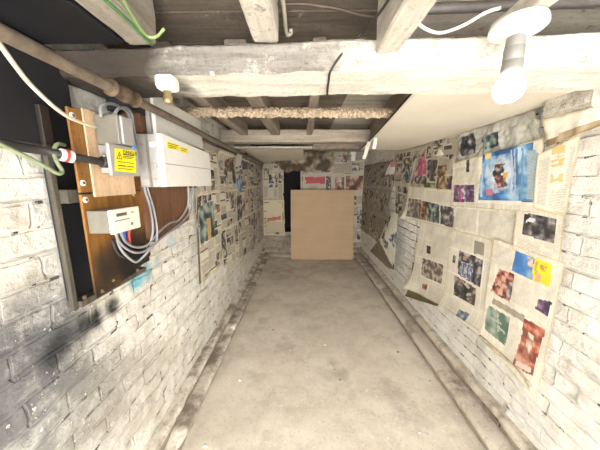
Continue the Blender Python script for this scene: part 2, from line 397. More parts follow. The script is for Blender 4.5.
tag(obj('wall_left', grid(ys, course, lambda u, v: (XL + wall_off(u, v, 1), u, v + wob(u, v, 1)), lambda u, v: (u, v)), M['brick_left']), 'whitewashed brick wall on the left', kind='structure')
tag(obj('wall_right', grid(ys, course, lambda u, v: (XR - wall_off(u, v, 2), u, v + wob(u, v, 2)), lambda u, v: (-u, v)), M['brick_right']), 'whitewashed brick wall on the right', kind='structure')
HX0, HX1, HZ0, HZ1 = -0.36, -0.05, 0.46, 1.60        # black opening in the back wall
xs = frange(XL - 0.02, XR + 0.02, 0.03)
def inhole(x, z):
    e = 0.03 * noise.noise(Vector((x * 6, z * 6, 4)))
    return HX0 + e < x < HX1 + e and HZ0 < z < HZ1 + e
bm = grid(xs, course, lambda u, v: (u, YB - wall_off(u, v, 3), v + wob(u, v, 3)), lambda u, v: (u, v), inhole)
a, b, c, d, y0, y1 = HX0 - 0.05, HX1 + 0.05, HZ0 - 0.05, HZ1 + 0.06, YB + 0.015, YB + 0.6
for q in (((a, y1, c), (b, y1, c), (b, y1, d), (a, y1, d)), ((a, y0, c), (a, y1, c), (a, y1, d), (a, y0, d)), ((b, y1, c), (b, y0, c), (b, y0, d), (b, y1, d)),
          ((a, y0, c), (b, y0, c), (b, y1, c), (a, y1, c)), ((a, y1, d), (b, y1, d), (b, y0, d), (a, y0, d))):
    bm.faces.new([bm.verts.new(p) for p in q]).material_index = 1
tag(obj('wall_back', bm, [M['brick_back'], M['void']]), 'dirty brick end wall with a black opening', kind='structure')
fl = grid(frange(XL - 0.02, XR + 0.02, 0.05), frange(YF, YB + 0.05, 0.05),
          lambda u, v: (u, v, 0.006 * noise.noise(Vector((u * 3, v * 3, 0))) + 0.003 * noise.noise(Vector((u * 11, v * 11, 3))) - 0.004), lambda u, v: (u, v))
tag(obj('floor', fl, M['floor']), 'dusty concrete floor', kind='structure')

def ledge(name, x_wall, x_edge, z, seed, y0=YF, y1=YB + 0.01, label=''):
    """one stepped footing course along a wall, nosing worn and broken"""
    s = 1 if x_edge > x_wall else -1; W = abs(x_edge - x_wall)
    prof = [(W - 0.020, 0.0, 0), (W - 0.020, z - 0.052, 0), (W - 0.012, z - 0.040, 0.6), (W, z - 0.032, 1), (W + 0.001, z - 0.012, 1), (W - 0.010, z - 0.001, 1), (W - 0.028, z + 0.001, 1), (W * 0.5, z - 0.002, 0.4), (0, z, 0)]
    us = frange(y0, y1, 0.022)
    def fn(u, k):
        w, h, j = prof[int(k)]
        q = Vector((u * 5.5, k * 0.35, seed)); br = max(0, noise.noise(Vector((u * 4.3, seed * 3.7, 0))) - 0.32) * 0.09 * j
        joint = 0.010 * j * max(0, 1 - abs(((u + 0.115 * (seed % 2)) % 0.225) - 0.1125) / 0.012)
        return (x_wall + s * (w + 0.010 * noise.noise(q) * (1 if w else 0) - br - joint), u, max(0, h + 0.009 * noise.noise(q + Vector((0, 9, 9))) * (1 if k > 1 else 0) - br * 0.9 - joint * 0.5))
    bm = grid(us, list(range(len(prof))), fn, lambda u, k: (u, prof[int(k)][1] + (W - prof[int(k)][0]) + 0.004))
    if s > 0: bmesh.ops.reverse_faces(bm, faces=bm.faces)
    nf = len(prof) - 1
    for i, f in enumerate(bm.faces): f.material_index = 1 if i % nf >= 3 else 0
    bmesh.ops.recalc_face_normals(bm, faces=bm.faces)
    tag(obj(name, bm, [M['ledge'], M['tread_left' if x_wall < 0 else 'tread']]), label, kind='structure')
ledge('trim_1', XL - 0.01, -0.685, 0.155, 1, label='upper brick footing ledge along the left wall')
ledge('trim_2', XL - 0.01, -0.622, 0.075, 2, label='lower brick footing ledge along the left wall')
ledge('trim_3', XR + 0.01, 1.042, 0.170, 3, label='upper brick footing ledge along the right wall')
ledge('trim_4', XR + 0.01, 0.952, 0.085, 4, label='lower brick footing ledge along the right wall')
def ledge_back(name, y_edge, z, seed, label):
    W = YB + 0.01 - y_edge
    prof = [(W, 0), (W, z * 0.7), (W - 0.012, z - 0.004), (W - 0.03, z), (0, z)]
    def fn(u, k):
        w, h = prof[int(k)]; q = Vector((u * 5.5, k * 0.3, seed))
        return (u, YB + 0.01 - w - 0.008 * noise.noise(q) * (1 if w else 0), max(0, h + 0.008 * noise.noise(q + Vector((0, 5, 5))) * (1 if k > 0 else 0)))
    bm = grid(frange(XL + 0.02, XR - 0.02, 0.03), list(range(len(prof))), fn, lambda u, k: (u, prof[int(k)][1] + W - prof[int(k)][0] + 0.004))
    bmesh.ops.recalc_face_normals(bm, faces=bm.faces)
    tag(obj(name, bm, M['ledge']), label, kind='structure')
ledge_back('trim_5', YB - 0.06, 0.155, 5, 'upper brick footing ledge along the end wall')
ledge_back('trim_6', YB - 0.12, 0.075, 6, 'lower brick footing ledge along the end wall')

# ceiling: floorboards of the room above, laid across, paler grey over the lamp
bm = bmesh.new(); y = YF; k = 0; R = random.Random(4)
while y < YB + 0.05:
    w = 0.172; dz = R.uniform(-0.004, 0.004)
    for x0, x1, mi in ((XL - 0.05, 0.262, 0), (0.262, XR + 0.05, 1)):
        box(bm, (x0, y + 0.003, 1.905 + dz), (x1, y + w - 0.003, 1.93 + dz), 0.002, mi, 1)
    y += w; k += 1
box(bm, (XL - 0.1, YF - 0.02, 1.95), (XR + 0.1, YB + 0.1, 1.97), 0, 0)  # slab added above the boards to block light
bmesh.ops.recalc_face_normals(bm, faces=bm.faces)
tag(obj('ceiling', bm, [M['boards'], M['boards_grey']]), 'underside of old floorboards', kind='structure')

# ------------------------------------------------------------ beams, joists, ceiling sheets
_bb = bar((-0.735, 0.879, 1.737), (0.992, 0.801, 1.737), 0.205, 0.076, 160, 0.005, 0.008, 1)
_bb.normal_update()
for f in _bb.faces:
    if f.normal.y < -0.6: f.material_index = 1
tag(obj('ceiling_beam', _bb, [M['beam_paint'], M['beam_face']]),
    'thick flaking whitewashed beam nearest the viewer, right behind the lamp', 'beam')
JG = 'joists under the floorboards'
def joist(x0, x1, y0, y1, z0, mat, label, seed, z1=1.90, x0b=None):
    w = x1 - x0; xc = (x0 + x1) / 2; xb = xc if x0b is None else x0b + w / 2
    tag(obj('ceiling_joist', bar((xc, y0, (z0 + z1) / 2), (xb, y1, (z0 + z1) / 2), w, z1 - z0, 50, 0.003, 0.005, seed), mat), label, 'joist', JG)
joist(-0.492, -0.412, -0.6, 0.765, 1.779, M['joist_grey'], 'pale joist at the top left with green wires along it', 11)
joist(-0.139, -0.070, -0.6, 0.760, 1.779, M['joist_paint'], 'short white joist end at the top, left of the picture centre', 12)
joist(0.193, 0.256, -0.6, 0.728, 1.736, M['joist_paint'], 'wide white joist at the top, lower than the rest, left of the lamp', 13)
joist(-0.56, -0.49, 0.99, 2.28, 1.80, M['joist_bare'], 'dusty joist beyond the shaggy pole, nearest the left wall', 14)
joist(-0.285, -0.205, 0.98, 2.28, 1.80, M['joist_bare'], 'dusty joist crossing above the left half of the shaggy pole', 15)
joist(0.032, 0.082, 0.97, 2.28, 1.80, M['joist_bare'], 'slim dusty joist above the middle of the shaggy pole', 16)
joist(0.46, 0.53, 0.97, 2.60, 1.752, M['joist_bare'], 'dark joist running along the left edge of the large pale plasterboard', 17, x0b=0.63)
lb = obj('ceiling_batten', bar((0.488, -0.5, 1.77), (0.488, 0.70, 1.77), 0.035, 0.04, 30, 0.002, 0.003, 18), M['joist_paint'])
tag(lb, 'narrow white batten that carries the round lamp base', 'batten')
tag(obj('shaggy_pole', bar((XL + 0.01, 1.42, 1.772), (0.62, 1.45, 1.768), 0.045, 0.046, 420, 0.010, 0.015, 21, 75.0), M['log']), 'shaggy tan fibre covered pole crossing under the joists', 'pole')
tag(obj('ceiling_beam', bar((XL + 0.01, 2.36, 1.797), (0.60, 2.36, 1.797), 0.15, 0.105, 60, 0.003, 0.006, 22), M['trimmer']), 'dusty brown cross beam beyond the shaggy pole', 'beam')
tag(obj('ceiling_batten', bar((XL + 0.01, 2.80, 1.758), (0.1, 2.80, 1.758), 0.12, 0.02, 40, 0.003, 0.003, 23), M['joist_paint']), 'white strip of wood across the ceiling behind the brown beam', 'batten')
tag(obj('ceiling_beam', bar((0.12, 2.95, 1.80), (XR, 2.85, 1.80), 0.13, 0.09, 40, 0.006, 0.006, 24), M['joist_bare']), 'rough dark beam over the far end of the large pale plasterboard', 'beam')
def slab(name, pts, z, th, mats, label, cat, droop=lambda x, y: 0.0, n=24):
    bm = bmesh.new(); T = {}; B = {}; TL, TR, BR, BL = [Vector((p[0], p[1], 0)) for p in pts]
    for i in range(n + 1):
        for j in range(n + 1):
            p = TL.lerp(TR, i / n).lerp(BL.lerp(BR, i / n), j / n); zz = z + droop(p.x, p.y)
            B[i, j] = bm.verts.new((p.x, p.y, zz)); T[i, j] = bm.verts.new((p.x, p.y, zz + th))
    for i in range(n):
        for j in range(n):
            bm.faces.new((B[i, j], B[i, j + 1], B[i + 1, j + 1], B[i + 1, j])); bm.faces.new((T[i, j], T[i + 1, j], T[i + 1, j + 1], T[i, j + 1]))
    rim = [(i, 0) for i in range(n)] + [(n, j) for j in range(n)] + [(i, n) for i in range(n, 0, -1)] + [(0, j) for j in range(n, 0, -1)]
    for k in range(len(rim)):
        p, q = rim[k], rim[(k + 1) % len(rim)]
        bm.faces.new((B[p], B[q], T[q], T[p])).material_index = 1
    bmesh.ops.recalc_face_normals(bm, faces=bm.faces)
    for f in bm.faces: f.smooth = abs(f.normal.z) > 0.7
    tag(obj(name, bm, mats), label, cat)
slab('plasterboard_sheet', [(0.615, 2.76), (1.095, 2.86), (1.06, 0.93), (0.41, 0.96)], 1.728, 0.012, [M['plaster'], M['plaster_edge']],
     'large pale plasterboard sheet across the right side of the ceiling', 'ceiling panel', lambda x, y: -0.012 * math.sin(max(0, min(1, (y - 0.95) / 1.85)) * PI))
slab('plasterboard_sheet', [(XL + 0.02, 4.44), (0.02, 4.46), (0.0, 2.88), (XL + 0.02, 2.88)], 1.765, 0.012, [M['plaster'], M['plaster_edge']],
     'dull pale ceiling sheet at the far left, beyond the white strip', 'ceiling panel', lambda x, y: -0.045 * max(0, min(1, (y - 2.9) / 1.5)) * max(0, -x) / 0.75)

# ------------------------------------------------------------ lamp
LX, LY = 0.476, 0.620
lamp = thing('ceiling_lamp', 'lit bare bulb in a white holder under a round ceiling base', 'lamp', (LX, LY, 1.755))
obj('ceiling_rose', lathe([(0.040, 1.750), (0.050, 1.747), (0.053, 1.737), (0.053, 1.731), (0.049, 1.727), (0.022, 1.725), (0.018, 1.719)], (LX, LY, 0)), M['rose'], lamp, True)
h = obj('lamp_holder', lathe([(0.010, 1.722), (0.017, 1.715), (0.0185, 1.700), (0.0185, 1.697), (0.0175, 1.6955), (0.0195, 1.694), (0.0195, 1.669), (0.0182, 1.6675), (0.0200, 1.666), (0.0205, 1.650), (0.0205, 1.642), (0.014, 1.641)], (LX, LY, 0)), M['holder'], lamp, True)
h['label'] = 'grey ribbed bulb holder'
obj('bulb', lathe([(0.012, 1.643), (0.014, 1.640), (0.021, 1.632), (0.0275, 1.622), (0.030, 1.611), (0.0285, 1.600), (0.023, 1.589), (0.014, 1.583), (0.003, 1.581)], (LX, LY, 0)), M['bulb'], lamp, True)

# ------------------------------------------------------------ pipes and overhead cables
A0 = Vector((-0.505, 0.20, 1.648)); A1 = Vector((-0.70, 4.40, 1.685))
pipe = thing('steel_pipe', 'dull steel pipe running the length of the left wall below the beams', 'pipe', A0)
obj('pipe_run', tubem([A0, A0.lerp(A1, 0.5), A1], 0.014, 14), M['steel'], pipe, True)
tc = (0.73 - A0.y) / (A1.y - A0.y); P0 = A0.lerp(A1, tc); P1 = A0.lerp(A1, tc + 0.022)
obj('coupling', tubem([A0.lerp(A1, tc - 0.003), P0, P0.lerp(P1, 0.5), P1, A0.lerp(A1, tc + 0.025)], lambda t: 0.0175 + 0.006 * math.sin(t * 9) ** 2, 14), M['rust'], pipe, True)
def cable(name, pts, r, mat, label, cat='cable', group=None, parent=None, sides=8):
    o = obj(name, tubem(pts, r, sides), mat, parent, True)
    if not parent: tag(o, label, cat, group)
    return o
cable('conduit_pipe', [(-0.69, 1.25, 1.688), (-0.70, 2.6, 1.672), (-0.715, 4.42, 1.655)], 0.012, M['steel'], 'thin pale pipe tight to the left wall behind the steel pipe', 'pipe')
EG = 'earth wires at the top left'
cable('earth_wire', [onZ(96, -8, 1.765), onZ(125, 18, 1.764), onZ(146, 39, 1.766), onZ(152, 45, 1.768)], 0.0042, M['earth_cable'], 'thick dark green wire along the top left joist', 'wire', EG)
cable('earth_wire', [onZ(110, -8, 1.766), onZ(130, 16, 1.766), onZ(144, 36, 1.768), onZ(148, 42, 1.768)], 0.0028, M['green_cable'], 'thin dull green wire in the middle of the top left wires', 'wire', EG)
cable('earth_wire', [onZ(119, -8, 1.768), onZ(134, 18, 1.766), onZ(146, 35, 1.764), onZ(156, 37, 1.764), onZ(164, 29, 1.768)], 0.0036, M['lime_cable'], 'lime green wire hooking right at the top left', 'wire', EG)
cable('black_cable', [onZ(393, -8, 1.80), onZ(380, 12, 1.79), onY(361, 34, 0.752), onY(345, 50, 0.742), onY(331, 70, 0.735), onZ(328.5, 82, 1.696), onZ(327, 96, 1.695)], 0.0032, M['black_cable'], 'black cable slanting down across the big white beam', 'cable')
cable('brown_cable', [onZ(262, 6, 1.862), onZ(300, 4, 1.875), onZ(338, 9, 1.875), onZ(360, 15, 1.87), onZ(383, 19, 1.865)], 0.004, M['brown_cable'], 'thin brown cable across the floorboards at the top', 'cable')
cable('white_cable', [onZ(412, 16, 1.80), onZ(424, 28, 1.80), onZ(440, 33, 1.80), onZ(462, 26, 1.80), onZ(485, 13, 1.81), onZ(500, 8, 1.82)], 0.0042, M['white_cable'], 'white cable looping left from the lamp base', 'cable')
cable('conduit_pipe', [Vector((0.262, 0.758, 1.855)), Vector((0.6, 0.742, 1.855)), Vector((1.085, 0.715, 1.855))], 0.013, M['duct'], 'dark conduit crossing the ceiling above the lamp', 'pipe')
cable('copper_pipe', [onZ(281, -12, 1.855), onZ(284.5, 14, 1.855), onZ(286, 30, 1.855), onZ(288, 35, 1.852), onZ(291, 33, 1.855), onZ(290.5, 29, 1.86)], 0.0058, M['cream_cable'], 'short pale pipe with a hooked end under the floorboards', 'pipe')
jb = thing('junction_fitting', 'white fitting with a brass stub under the left end of the big beam', 'fitting', (-0.40, 0.80, 1.66))
q = onY(163, 81, 0.75)
bm = bmesh.new(); box(bm, (q.x - 0.024, 0.742, q.z - 0.022), (q.x + 0.032, 0.79, q.z + 0.020), 0.013)
bmesh.ops.recalc_face_normals(bm, faces=bm.faces)
obj('body', bm, M['white_plastic'], jb)
obj('brass_stub', lathe([(0.012, q.z - 0.055), (0.013, q.z - 0.05), (0.013, q.z - 0.035), (0.010, q.z - 0.034), (0.010, q.z - 0.019)], (q.x + 0.002, 0.765, 0)), M['brass'], jb, True)

# ------------------------------------------------------------ meter board and electrics on the left wall
def pbox(y0, y1, z0, z1, x0, x1, bev=0.003): return boxm((min(x0, x1), y0, z0), (max(x0, x1), y1, z1), bev)
def screw(y, z, x, parent, r=0.009, ring='washer'):
    s = obj('washer', lathe([(r * 0.5, x - 0.001), (r, x), (r, x + 0.003), (r * 0.9, x + 0.004)], (0, y, z), 'X', 18), M[ring], parent, True)
    obj('screw_head', lathe([(r * 0.5, x + 0.003), (r * 0.5, x + 0.005), (r * 0.3, x + 0.0065)], (0, y, z), 'X', 14), M['rust'], s, True)
tag(obj('black_board', pbox(-0.55, 0.800, 1.497, 1.77, -0.735, -0.712, 0.004), M['black_paint']), 'black painted board fixed high on the near left wall', 'board')
tag(obj('black_board', pbox(0.803, 1.10, 1.700, 1.77, -0.735, -0.715, 0.003), M['black_paint']), 'short black board on the left wall behind the end of the big beam', 'board')
tag(obj('black_board', pbox(-0.6, 0.755, 1.775, 1.79, -0.74, -0.50, 0.003), M['black_paint']), 'black painted board laid flat under the floorboards at the top left corner', 'board')
mb = thing('meter_board', 'scorched orange and brown wooden board carrying the electrics', 'meter board', (-0.72, 0.9, 1.02))
obj('side_rail', bar((-0.715, 0.683, 1.60), (-0.715, 0.683, 1.005), 0.045, 0.026, 40, 0.003, 0.004, 31) if False else pbox(0.684, 0.700, 1.005, 1.497, -0.712, -0.699, 0.002), M['rail'], mb)
obj('upper_rail', pbox(0.684, 0.71, 1.498, 1.60, -0.711, -0.698, 0.002), M['dark_rail'], mb)
obj('hollow_shade_board', pbox(0.700, 1.10, 1.03, 1.62, -0.735, -0.722, 0.002), M['black_paint'], mb)  # black board that paints the shade inside the hollow
obj('bottom_rail', pbox(0.700, 1.02, 1.008, 1.030, -0.735, -0.69, 0.003), M['rail'], mb)
obj('cross_batten', pbox(0.699, 1.05, 1.335, 1.375, -0.721, -0.677, 0.003), M['rail'], mb)
ub = obj('upper_board', pbox(0.722, 0.99, 1.366, 1.605, -0.665, -0.658, 0.001), M['orange_wood'], mb)
lbm = bmesh.new()
pr = [(0.722, 1.359), (1.012, 1.359), (1.012, 1.085), (0.90, 1.045), (0.722, 1.030)]
f1 = [lbm.verts.new((-0.665, y, z)) for y, z in pr]; f2 = [lbm.verts.new((-0.658, y, z)) for y, z in pr]
lbm.faces.new(f1); lbm.faces.new(f2[::-1])
for i in range(5): lbm.faces.new((f1[i], f2[i], f2[(i + 1) % 5], f1[(i + 1) % 5]))
bmesh.ops.recalc_face_normals(lbm, faces=lbm.faces)
lo_b = obj('lower_board', lbm, M['scorched_wood'], mb); lo_b['label'] = 'orange board scorched black along its lower edge'
obj('plywood_panel', pbox(0.765, 0.955, 1.350, 1.613, -0.6575, -0.652, 0.001), M['ply'], mb)
bbm = bmesh.new()
pr = [(0.995, 1.70), (1.46, 1.70), (1.46, 1.36), (1.335, 1.36), (1.335, 1.19), (1.02, 1.14), (0.995, 1.16)]
f1 = [bbm.verts.new((-0.70, y, z)) for y, z in pr]; f2 = [bbm.verts.new((-0.630, y, z)) for y, z in pr]
bbm.faces.new(f1); bbm.faces.new(f2[::-1])
for i in range(len(pr)): bbm.faces.new((f1[i], f2[i], f2[(i + 1) % len(pr)], f1[(i + 1) % len(pr)]))
bmesh.ops.recalc_face_normals(bbm, faces=bbm.faces)
obj('brown_board', bbm, M['brown_wood'], mb)
obj('dark_gap_block', pbox(0.95, 1.12, 1.655, 1.715, -0.72, -0.626, 0.002), M['black_paint'], mb)  # black block painting the darkness of the gap here
for px, py in ((71, 115), (82, 183), (84, 200)):
    p = onX(px, py, -0.656); screw(max(p.y, 0.734), p.z, -0.658, mb)
for px, py in ((85, 297), (103, 291), (114, 280), (138, 270)):
    p = onX(px, py, -0.656)
    if 1.035 < p.z: screw(p.y, p.z, -0.658, mb, 0.007, 'rust')
p = onX(134, 195, -0.656); screw(p.y, p.z, -0.658, mb, 0.006, 'screw')
# service cut-out with its warning label
co = thing('service_cutout', 'grey supply fuse casing with a yellow warning label', 'fuse', (-0.645, 0.81, 1.42))
obj('terminal_cover', pbox(0.792, 0.850, 1.512, 1.602, -0.645, -0.572, 0.004), M['mid_grey'], co)
tcov = obj('front_plate', pbox(0.801, 0.851, 1.515, 1.600, -0.573, -0.565, 0.002), M['grey_plastic'], co)
obj('fuse_carrier', pbox(0.790, 0.868, 1.424, 1.511, -0.645, -0.580, 0.006), M['grey_plastic'], co)
obj('carrier_front', pbox(0.742, 0.872, 1.416, 1.510, -0.582, -0.571, 0.003), M['grey_plastic'], co)
for z in (1.478, 1.448): obj('retaining_screw', lathe([(0.006, 0.792), (0.0065, 0.789), (0.0065, 0.785), (0.004, 0.783)], (-0.625, 0, z), 'Y', 16), M['screw'], co, True)
lab = bmesh.new()
A, B, Cc, D = onX(115, 148, -0.5705), onX(135, 151, -0.5705), onX(136, 173, -0.5705), onX(115, 171, -0.5705)
def lq(bm, u0, v0, u1, v1, x, mat):
    ps = [A.lerp(B, u).lerp(D.lerp(Cc, u), v) for u, v in ((u0, v0), (u1, v0), (u1, v1), (u0, v1))]
    hexa(bm, [Vector((x - 0.0004, p.y, p.z)) for p in ps] + [Vector((x, p.y, p.z)) for p in ps], mat)
lq(lab, 0, 0, 1, 1, -0.5704, 0)
for u0, v0, u1, v1 in ((0.36, 0.20, 0.95, 0.245), (0.36, 0.285, 0.90, 0.32), (0.36, 0.36, 0.8, 0.39), (0.12, 0.56, 0.92, 0.59), (0.12, 0.72, 0.5, 0.76), (0.55, 0.72, 0.9, 0.76), (0.12, 0.85, 0.8, 0.88)):
    lq(lab, u0, v0, u1, v1, -0.5698, 1)
def ltri(bm, pts, x, mat):
    vs = [bm.verts.new(Vector((x, p.y, p.z))) for p in (A.lerp(B, u).lerp(D.lerp(Cc, u), v) for u, v in pts)]
    bm.faces.new(vs).material_index = mat
ltri(lab, ((0.19, 0.12), (0.33, 0.46), (0.05, 0.46)), -0.5697, 1); ltri(lab, ((0.19, 0.20), (0.285, 0.43), (0.095, 0.43)), -0.5694, 0)
lq(lab, 0.175, 0.27, 0.205, 0.37, -0.5690, 1); lq(lab, 0.175, 0.39, 0.205, 0.415, -0.5690, 1)
bmesh.ops.recalc_face_normals(lab, faces=lab.faces)
wl = obj('warning_label', lab, [M['yellow'], M['label_ink']], co); wl['label'] = 'yellow label with a black danger triangle and lines of print'
p = onX(126, 152, -0.570)
obj('seal_dot', lathe([(0.0075, -0.571), (0.008, -0.5685), (0.006, -0.567)], (0, 0.850, 1.513), 'X', 18), M['label_blue'], co, True)
word = bpy.data.curves.new('danger_word', 'FONT'); word.body = 'DANGER'; word.size = 0.0165; word.extrude = 0.0003
wo = bpy.data.objects.new('warning_word', word); C.objects.link(wo)
wo.parent = co; wo.matrix_parent_inverse = Matrix.Translation(-co.location)
wp = A.lerp(B, 0.36).lerp(D.lerp(Cc, 0.36), 0.19)
wo.matrix_basis = Matrix.Translation((-0.5695, wp.y, wp.z)) @ Matrix(((0, 0, 1, 0), (1, 0, 0, 0), (0, 1, 0, 0), (0, 0, 0, 1)))
word.materials.append(M['label_ink'])
_me = bpy.data.meshes.new_from_object(wo); _w2 = bpy.data.objects.new('warning_word', _me); C.objects.link(_w2); _w2.parent = co; _w2.matrix_parent_inverse = wo.matrix_parent_inverse; _w2.matrix_basis = wo.matrix_basis
bpy.data.objects.remove(wo)
# meter
mt = thing('electricity_meter', 'small cream electricity meter with a dark display on the orange board', 'meter', (-0.657, 0.79, 1.24))
obj('casing', pbox(0.728, 0.850, 1.240, 1.311, -0.657, -0.584, 0.004), M['mid_grey'], mt)
obj('front_cover', pbox(0.724, 0.854, 1.238, 1.313, -0.589, -0.578, 0.003), M['cream_plastic'], mt)
obj('display', pbox(0.745, 0.790, 1.290, 1.300, -0.579, -0.5765, 0.0005), M['lcd'], mt)
bm = bmesh.new(); box(bm, (-0.579, 0.735, 1.276), (-0.5772, 0.80, 1.279)); bmesh.ops.recalc_face_normals(bm, faces=bm.faces)
obj('printed_line', bm, M['lcd'], mt)
obj('button', lathe([(0.005, -0.579), (0.005, -0.576), (0.003, -0.575)], (0, 0.808, 1.258), 'X', 14), M['lcd'], mt, True)
obj('indicator', pbox(0.812, 0.824, 1.294, 1.299, -0.579, -0.577, 0.0004), M['grey_plastic'], mt)
# consumer unit and the tall white cover above it
cu = thing('consumer_unit', 'white fuse box with grey end and two yellow stickers', 'fuse box', (-0.66, 1.2, 1.375))
obj('body', pbox(0.955, 1.425, 1.376, 1.574, -0.629, -0.552, 0.004), M['grey_plastic'], cu)
bm = bmesh.new()
ou = [(1.0 * a, b) for a, b in ((0.957, 1.378), (1.43, 1.372), (1.43, 1.535), (1.41, 1.553), (0.957, 1.574))]
f1 = [bm.verts.new((-0.551, y, z)) for y, z in ou]; f2 = [bm.verts.new((-0.529, y, z)) for y, z in ou]
bm.faces.new(f1); bm.faces.new(f2[::-1])
for i in range(5): bm.faces.new((f1[i], f2[i], f2[(i + 1) % 5], f1[(i + 1) % 5]))
bmesh.ops.recalc_face_normals(bm, faces=bm.faces)
lid = obj('lid', bm, M['white_plastic'], cu); lid['label'] = 'white lid of the fuse box'
obj('lid_seam', pbox(0.965, 1.425, 1.464, 1.4665, -0.530, -0.5282, 0.0003), M['mid_grey'], lid)
obj('lid_sticker', pbox(0.985, 1.075, 1.526, 1.551, -0.5295, -0.528, 0.0003), M['yellow'], lid)
obj('lid_sticker', pbox(1.090, 1.155, 1.523, 1.545, -0.5295, -0.528, 0.0003), M['yellow'], lid)
for y0, y1, z in ((0.99, 1.07, 1.544), (0.99, 1.06, 1.537), (0.995, 1.05, 1.531), (1.095, 1.15, 1.538), (1.095, 1.14, 1.530)):
    obj('sticker_print', pbox(y0, y1, z, z + 0.0022, -0.5282, -0.5276, 0), M['label_ink'], lid)
for z in (1.55, 1.395):
    obj('end_boss', lathe([(0.006, 0.956), (0.017, 0.955), (0.017, 0.9525), (0.012, 0.952)], (-0.606, 0, z), 'Y', 20), M['grey_plastic'], cu, True)
for z in (1.535, 1.455, 1.40):
    obj('lid_catch', pbox(0.946, 0.956, z - 0.009, z + 0.009, -0.575, -0.556, 0.002), M['washer'] if z > 1.5 else M['grey_plastic'], cu)
obj('end_rib', pbox(0.949, 0.956, 1.378, 1.572, -0.590, -0.583, 0.001), M['mid_grey'], cu)
wc = thing('cable_cover', 'plain white boxed cover above the white fuse box', 'cover', (-0.66, 1.25, 1.577))
obj('cover_box', pbox(1.045, 1.52, 1.577, 1.748, -0.629, -0.600, 0.004), M['white_plastic'], wc)
obj('side_flange', pbox(1.028, 1.046, 1.577, 1.74, -0.629, -0.612, 0.002), M['grey_plastic'], wc)
obj('cover_screw', lathe([(0.004, -0.604), (0.0045, -0.6015), (0.003, -0.6005)], (0, 1.085, 1.665), 'X', 12), M['screw'], wc, True)
# cables of the electrics
def XS(*a): return [onX(px, py, x) for px, py, x in a]
sc = thing('supply_cable', 'black supply cable entering the grey fuse casing from the left, red and white tag', 'cable', onX(20, 146, -0.66))
obj('cable_run', tubem(XS((-12, 140, -0.66), (20, 147, -0.66), (45, 151, -0.65), (62, 155, -0.63), (85, 159, -0.615), (108, 163, -0.607)), lambda t: 0.011, 12), M['black_cable'], sc, True)
obj('gland', tubem(XS((102, 162, -0.609), (110, 163, -0.604), (116, 164, -0.60)), lambda t: 0.017 - 0.004 * t, 14), M['black_cable'], sc, True)
p0, p1 = onX(60, 154.5, -0.631), onX(72, 157, -0.623)
tg = obj('identity_tag', tubem([p0, p0.lerp(p1, 0.5), p1], 0.0165, 14), M['tag_white'], sc, True)
obj('red_band', tubem([p0.lerp(p1, 0.30), p0.lerp(p1, 0.45), p0.lerp(p1, 0.6)], 0.0172, 14), M['red'], tg, True)
cable('cream_cable', XS((-6, 36, -0.56), (14, 64, -0.575), (30, 84, -0.59), (52, 105, -0.60), (67, 116, -0.605), (80, 122, -0.61), (96, 127, -0.612)) , 0.0048, M['cream_cable'], 'cream cable sagging from the top left into the grey casing')
cable('green_cable', XS((-8, 140, -0.62), (10, 149, -0.62), (27, 157, -0.62), (48, 168, -0.62), (58, 173.5, -0.62), (62, 171, -0.622), (56, 160, -0.63), (54, 150, -0.64), (58, 144, -0.645), (64, 145, -0.655)), 0.005, M['green_cable'], 'dusty green cable looping back below the black supply cable')
CG = 'grey cables of the fuse box'
for pts, lb_ in (
    (((101, 117, -0.61), (101, 107, -0.61), (109, 103.5, -0.61), (120, 107, -0.61), (128, 114, -0.61), (132, 134, -0.62), (140, 163, -0.625), (145, 190, -0.618), (150, 207, -0.615), (153, 227, -0.615), (151, 240, -0.62), (146, 247, -0.63)), 'grey cable arching from the left top of the grey casing down the board'),
    (((114, 118, -0.59), (117, 110, -0.59), (124, 107.5, -0.595), (131, 113, -0.60), (135, 134, -0.62), (143, 163, -0.625), (148, 190, -0.618), (154, 210, -0.615), (157, 230, -0.615), (156, 242, -0.62), (150, 248, -0.63)), 'grey cable arching from the right top of the grey casing down the board'),
    (((115, 231, -0.615), (120, 243, -0.625), (133, 252, -0.63), (145, 251, -0.63), (155, 243, -0.622), (166, 234.5, -0.618), (181, 223, -0.616), (190, 212, -0.612), (193, 200, -0.605), (193, 185, -0.60)), 'grey cable from the left underside of the meter up to the fuse box'),
    (((120, 230, -0.615), (125, 241, -0.625), (135, 247, -0.63), (147, 245, -0.622), (158, 233, -0.618), (170, 223, -0.614), (179, 220, -0.612), (187, 208, -0.610), (188.5, 196, -0.605), (188, 185, -0.60)), 'grey cable from the right underside of the meter up to the fuse box'),
    (((117, 240, -0.645), (123, 252, -0.645), (135, 262, -0.645), (143, 257, -0.635), (152, 247, -0.62), (160, 239, -0.615)), 'lowest grey cable, sagging under the meter')):
    cable('grey_cable', XS(*pts), 0.0047, M['grey_cable'], lb_, 'cable', CG)
cable('blue_wire', XS((124, 229, -0.61), (124.5, 236, -0.62), (126, 243, -0.64)), 0.0048, M['blue'], 'blue wire end under the meter', 'wire')
cable('red_wire', XS((129, 228, -0.61), (129, 235, -0.62), (130, 243, -0.64)), 0.0048, M['red'], 'red wire end under the meter', 'wire')
cable('black_cable', XS((112, 240, -0.65), (116, 250, -0.65), (121, 256, -0.65), (128, 258, -0.65)), 0.004, M['black_cable'], 'short black cable bent under the meter', 'cable')

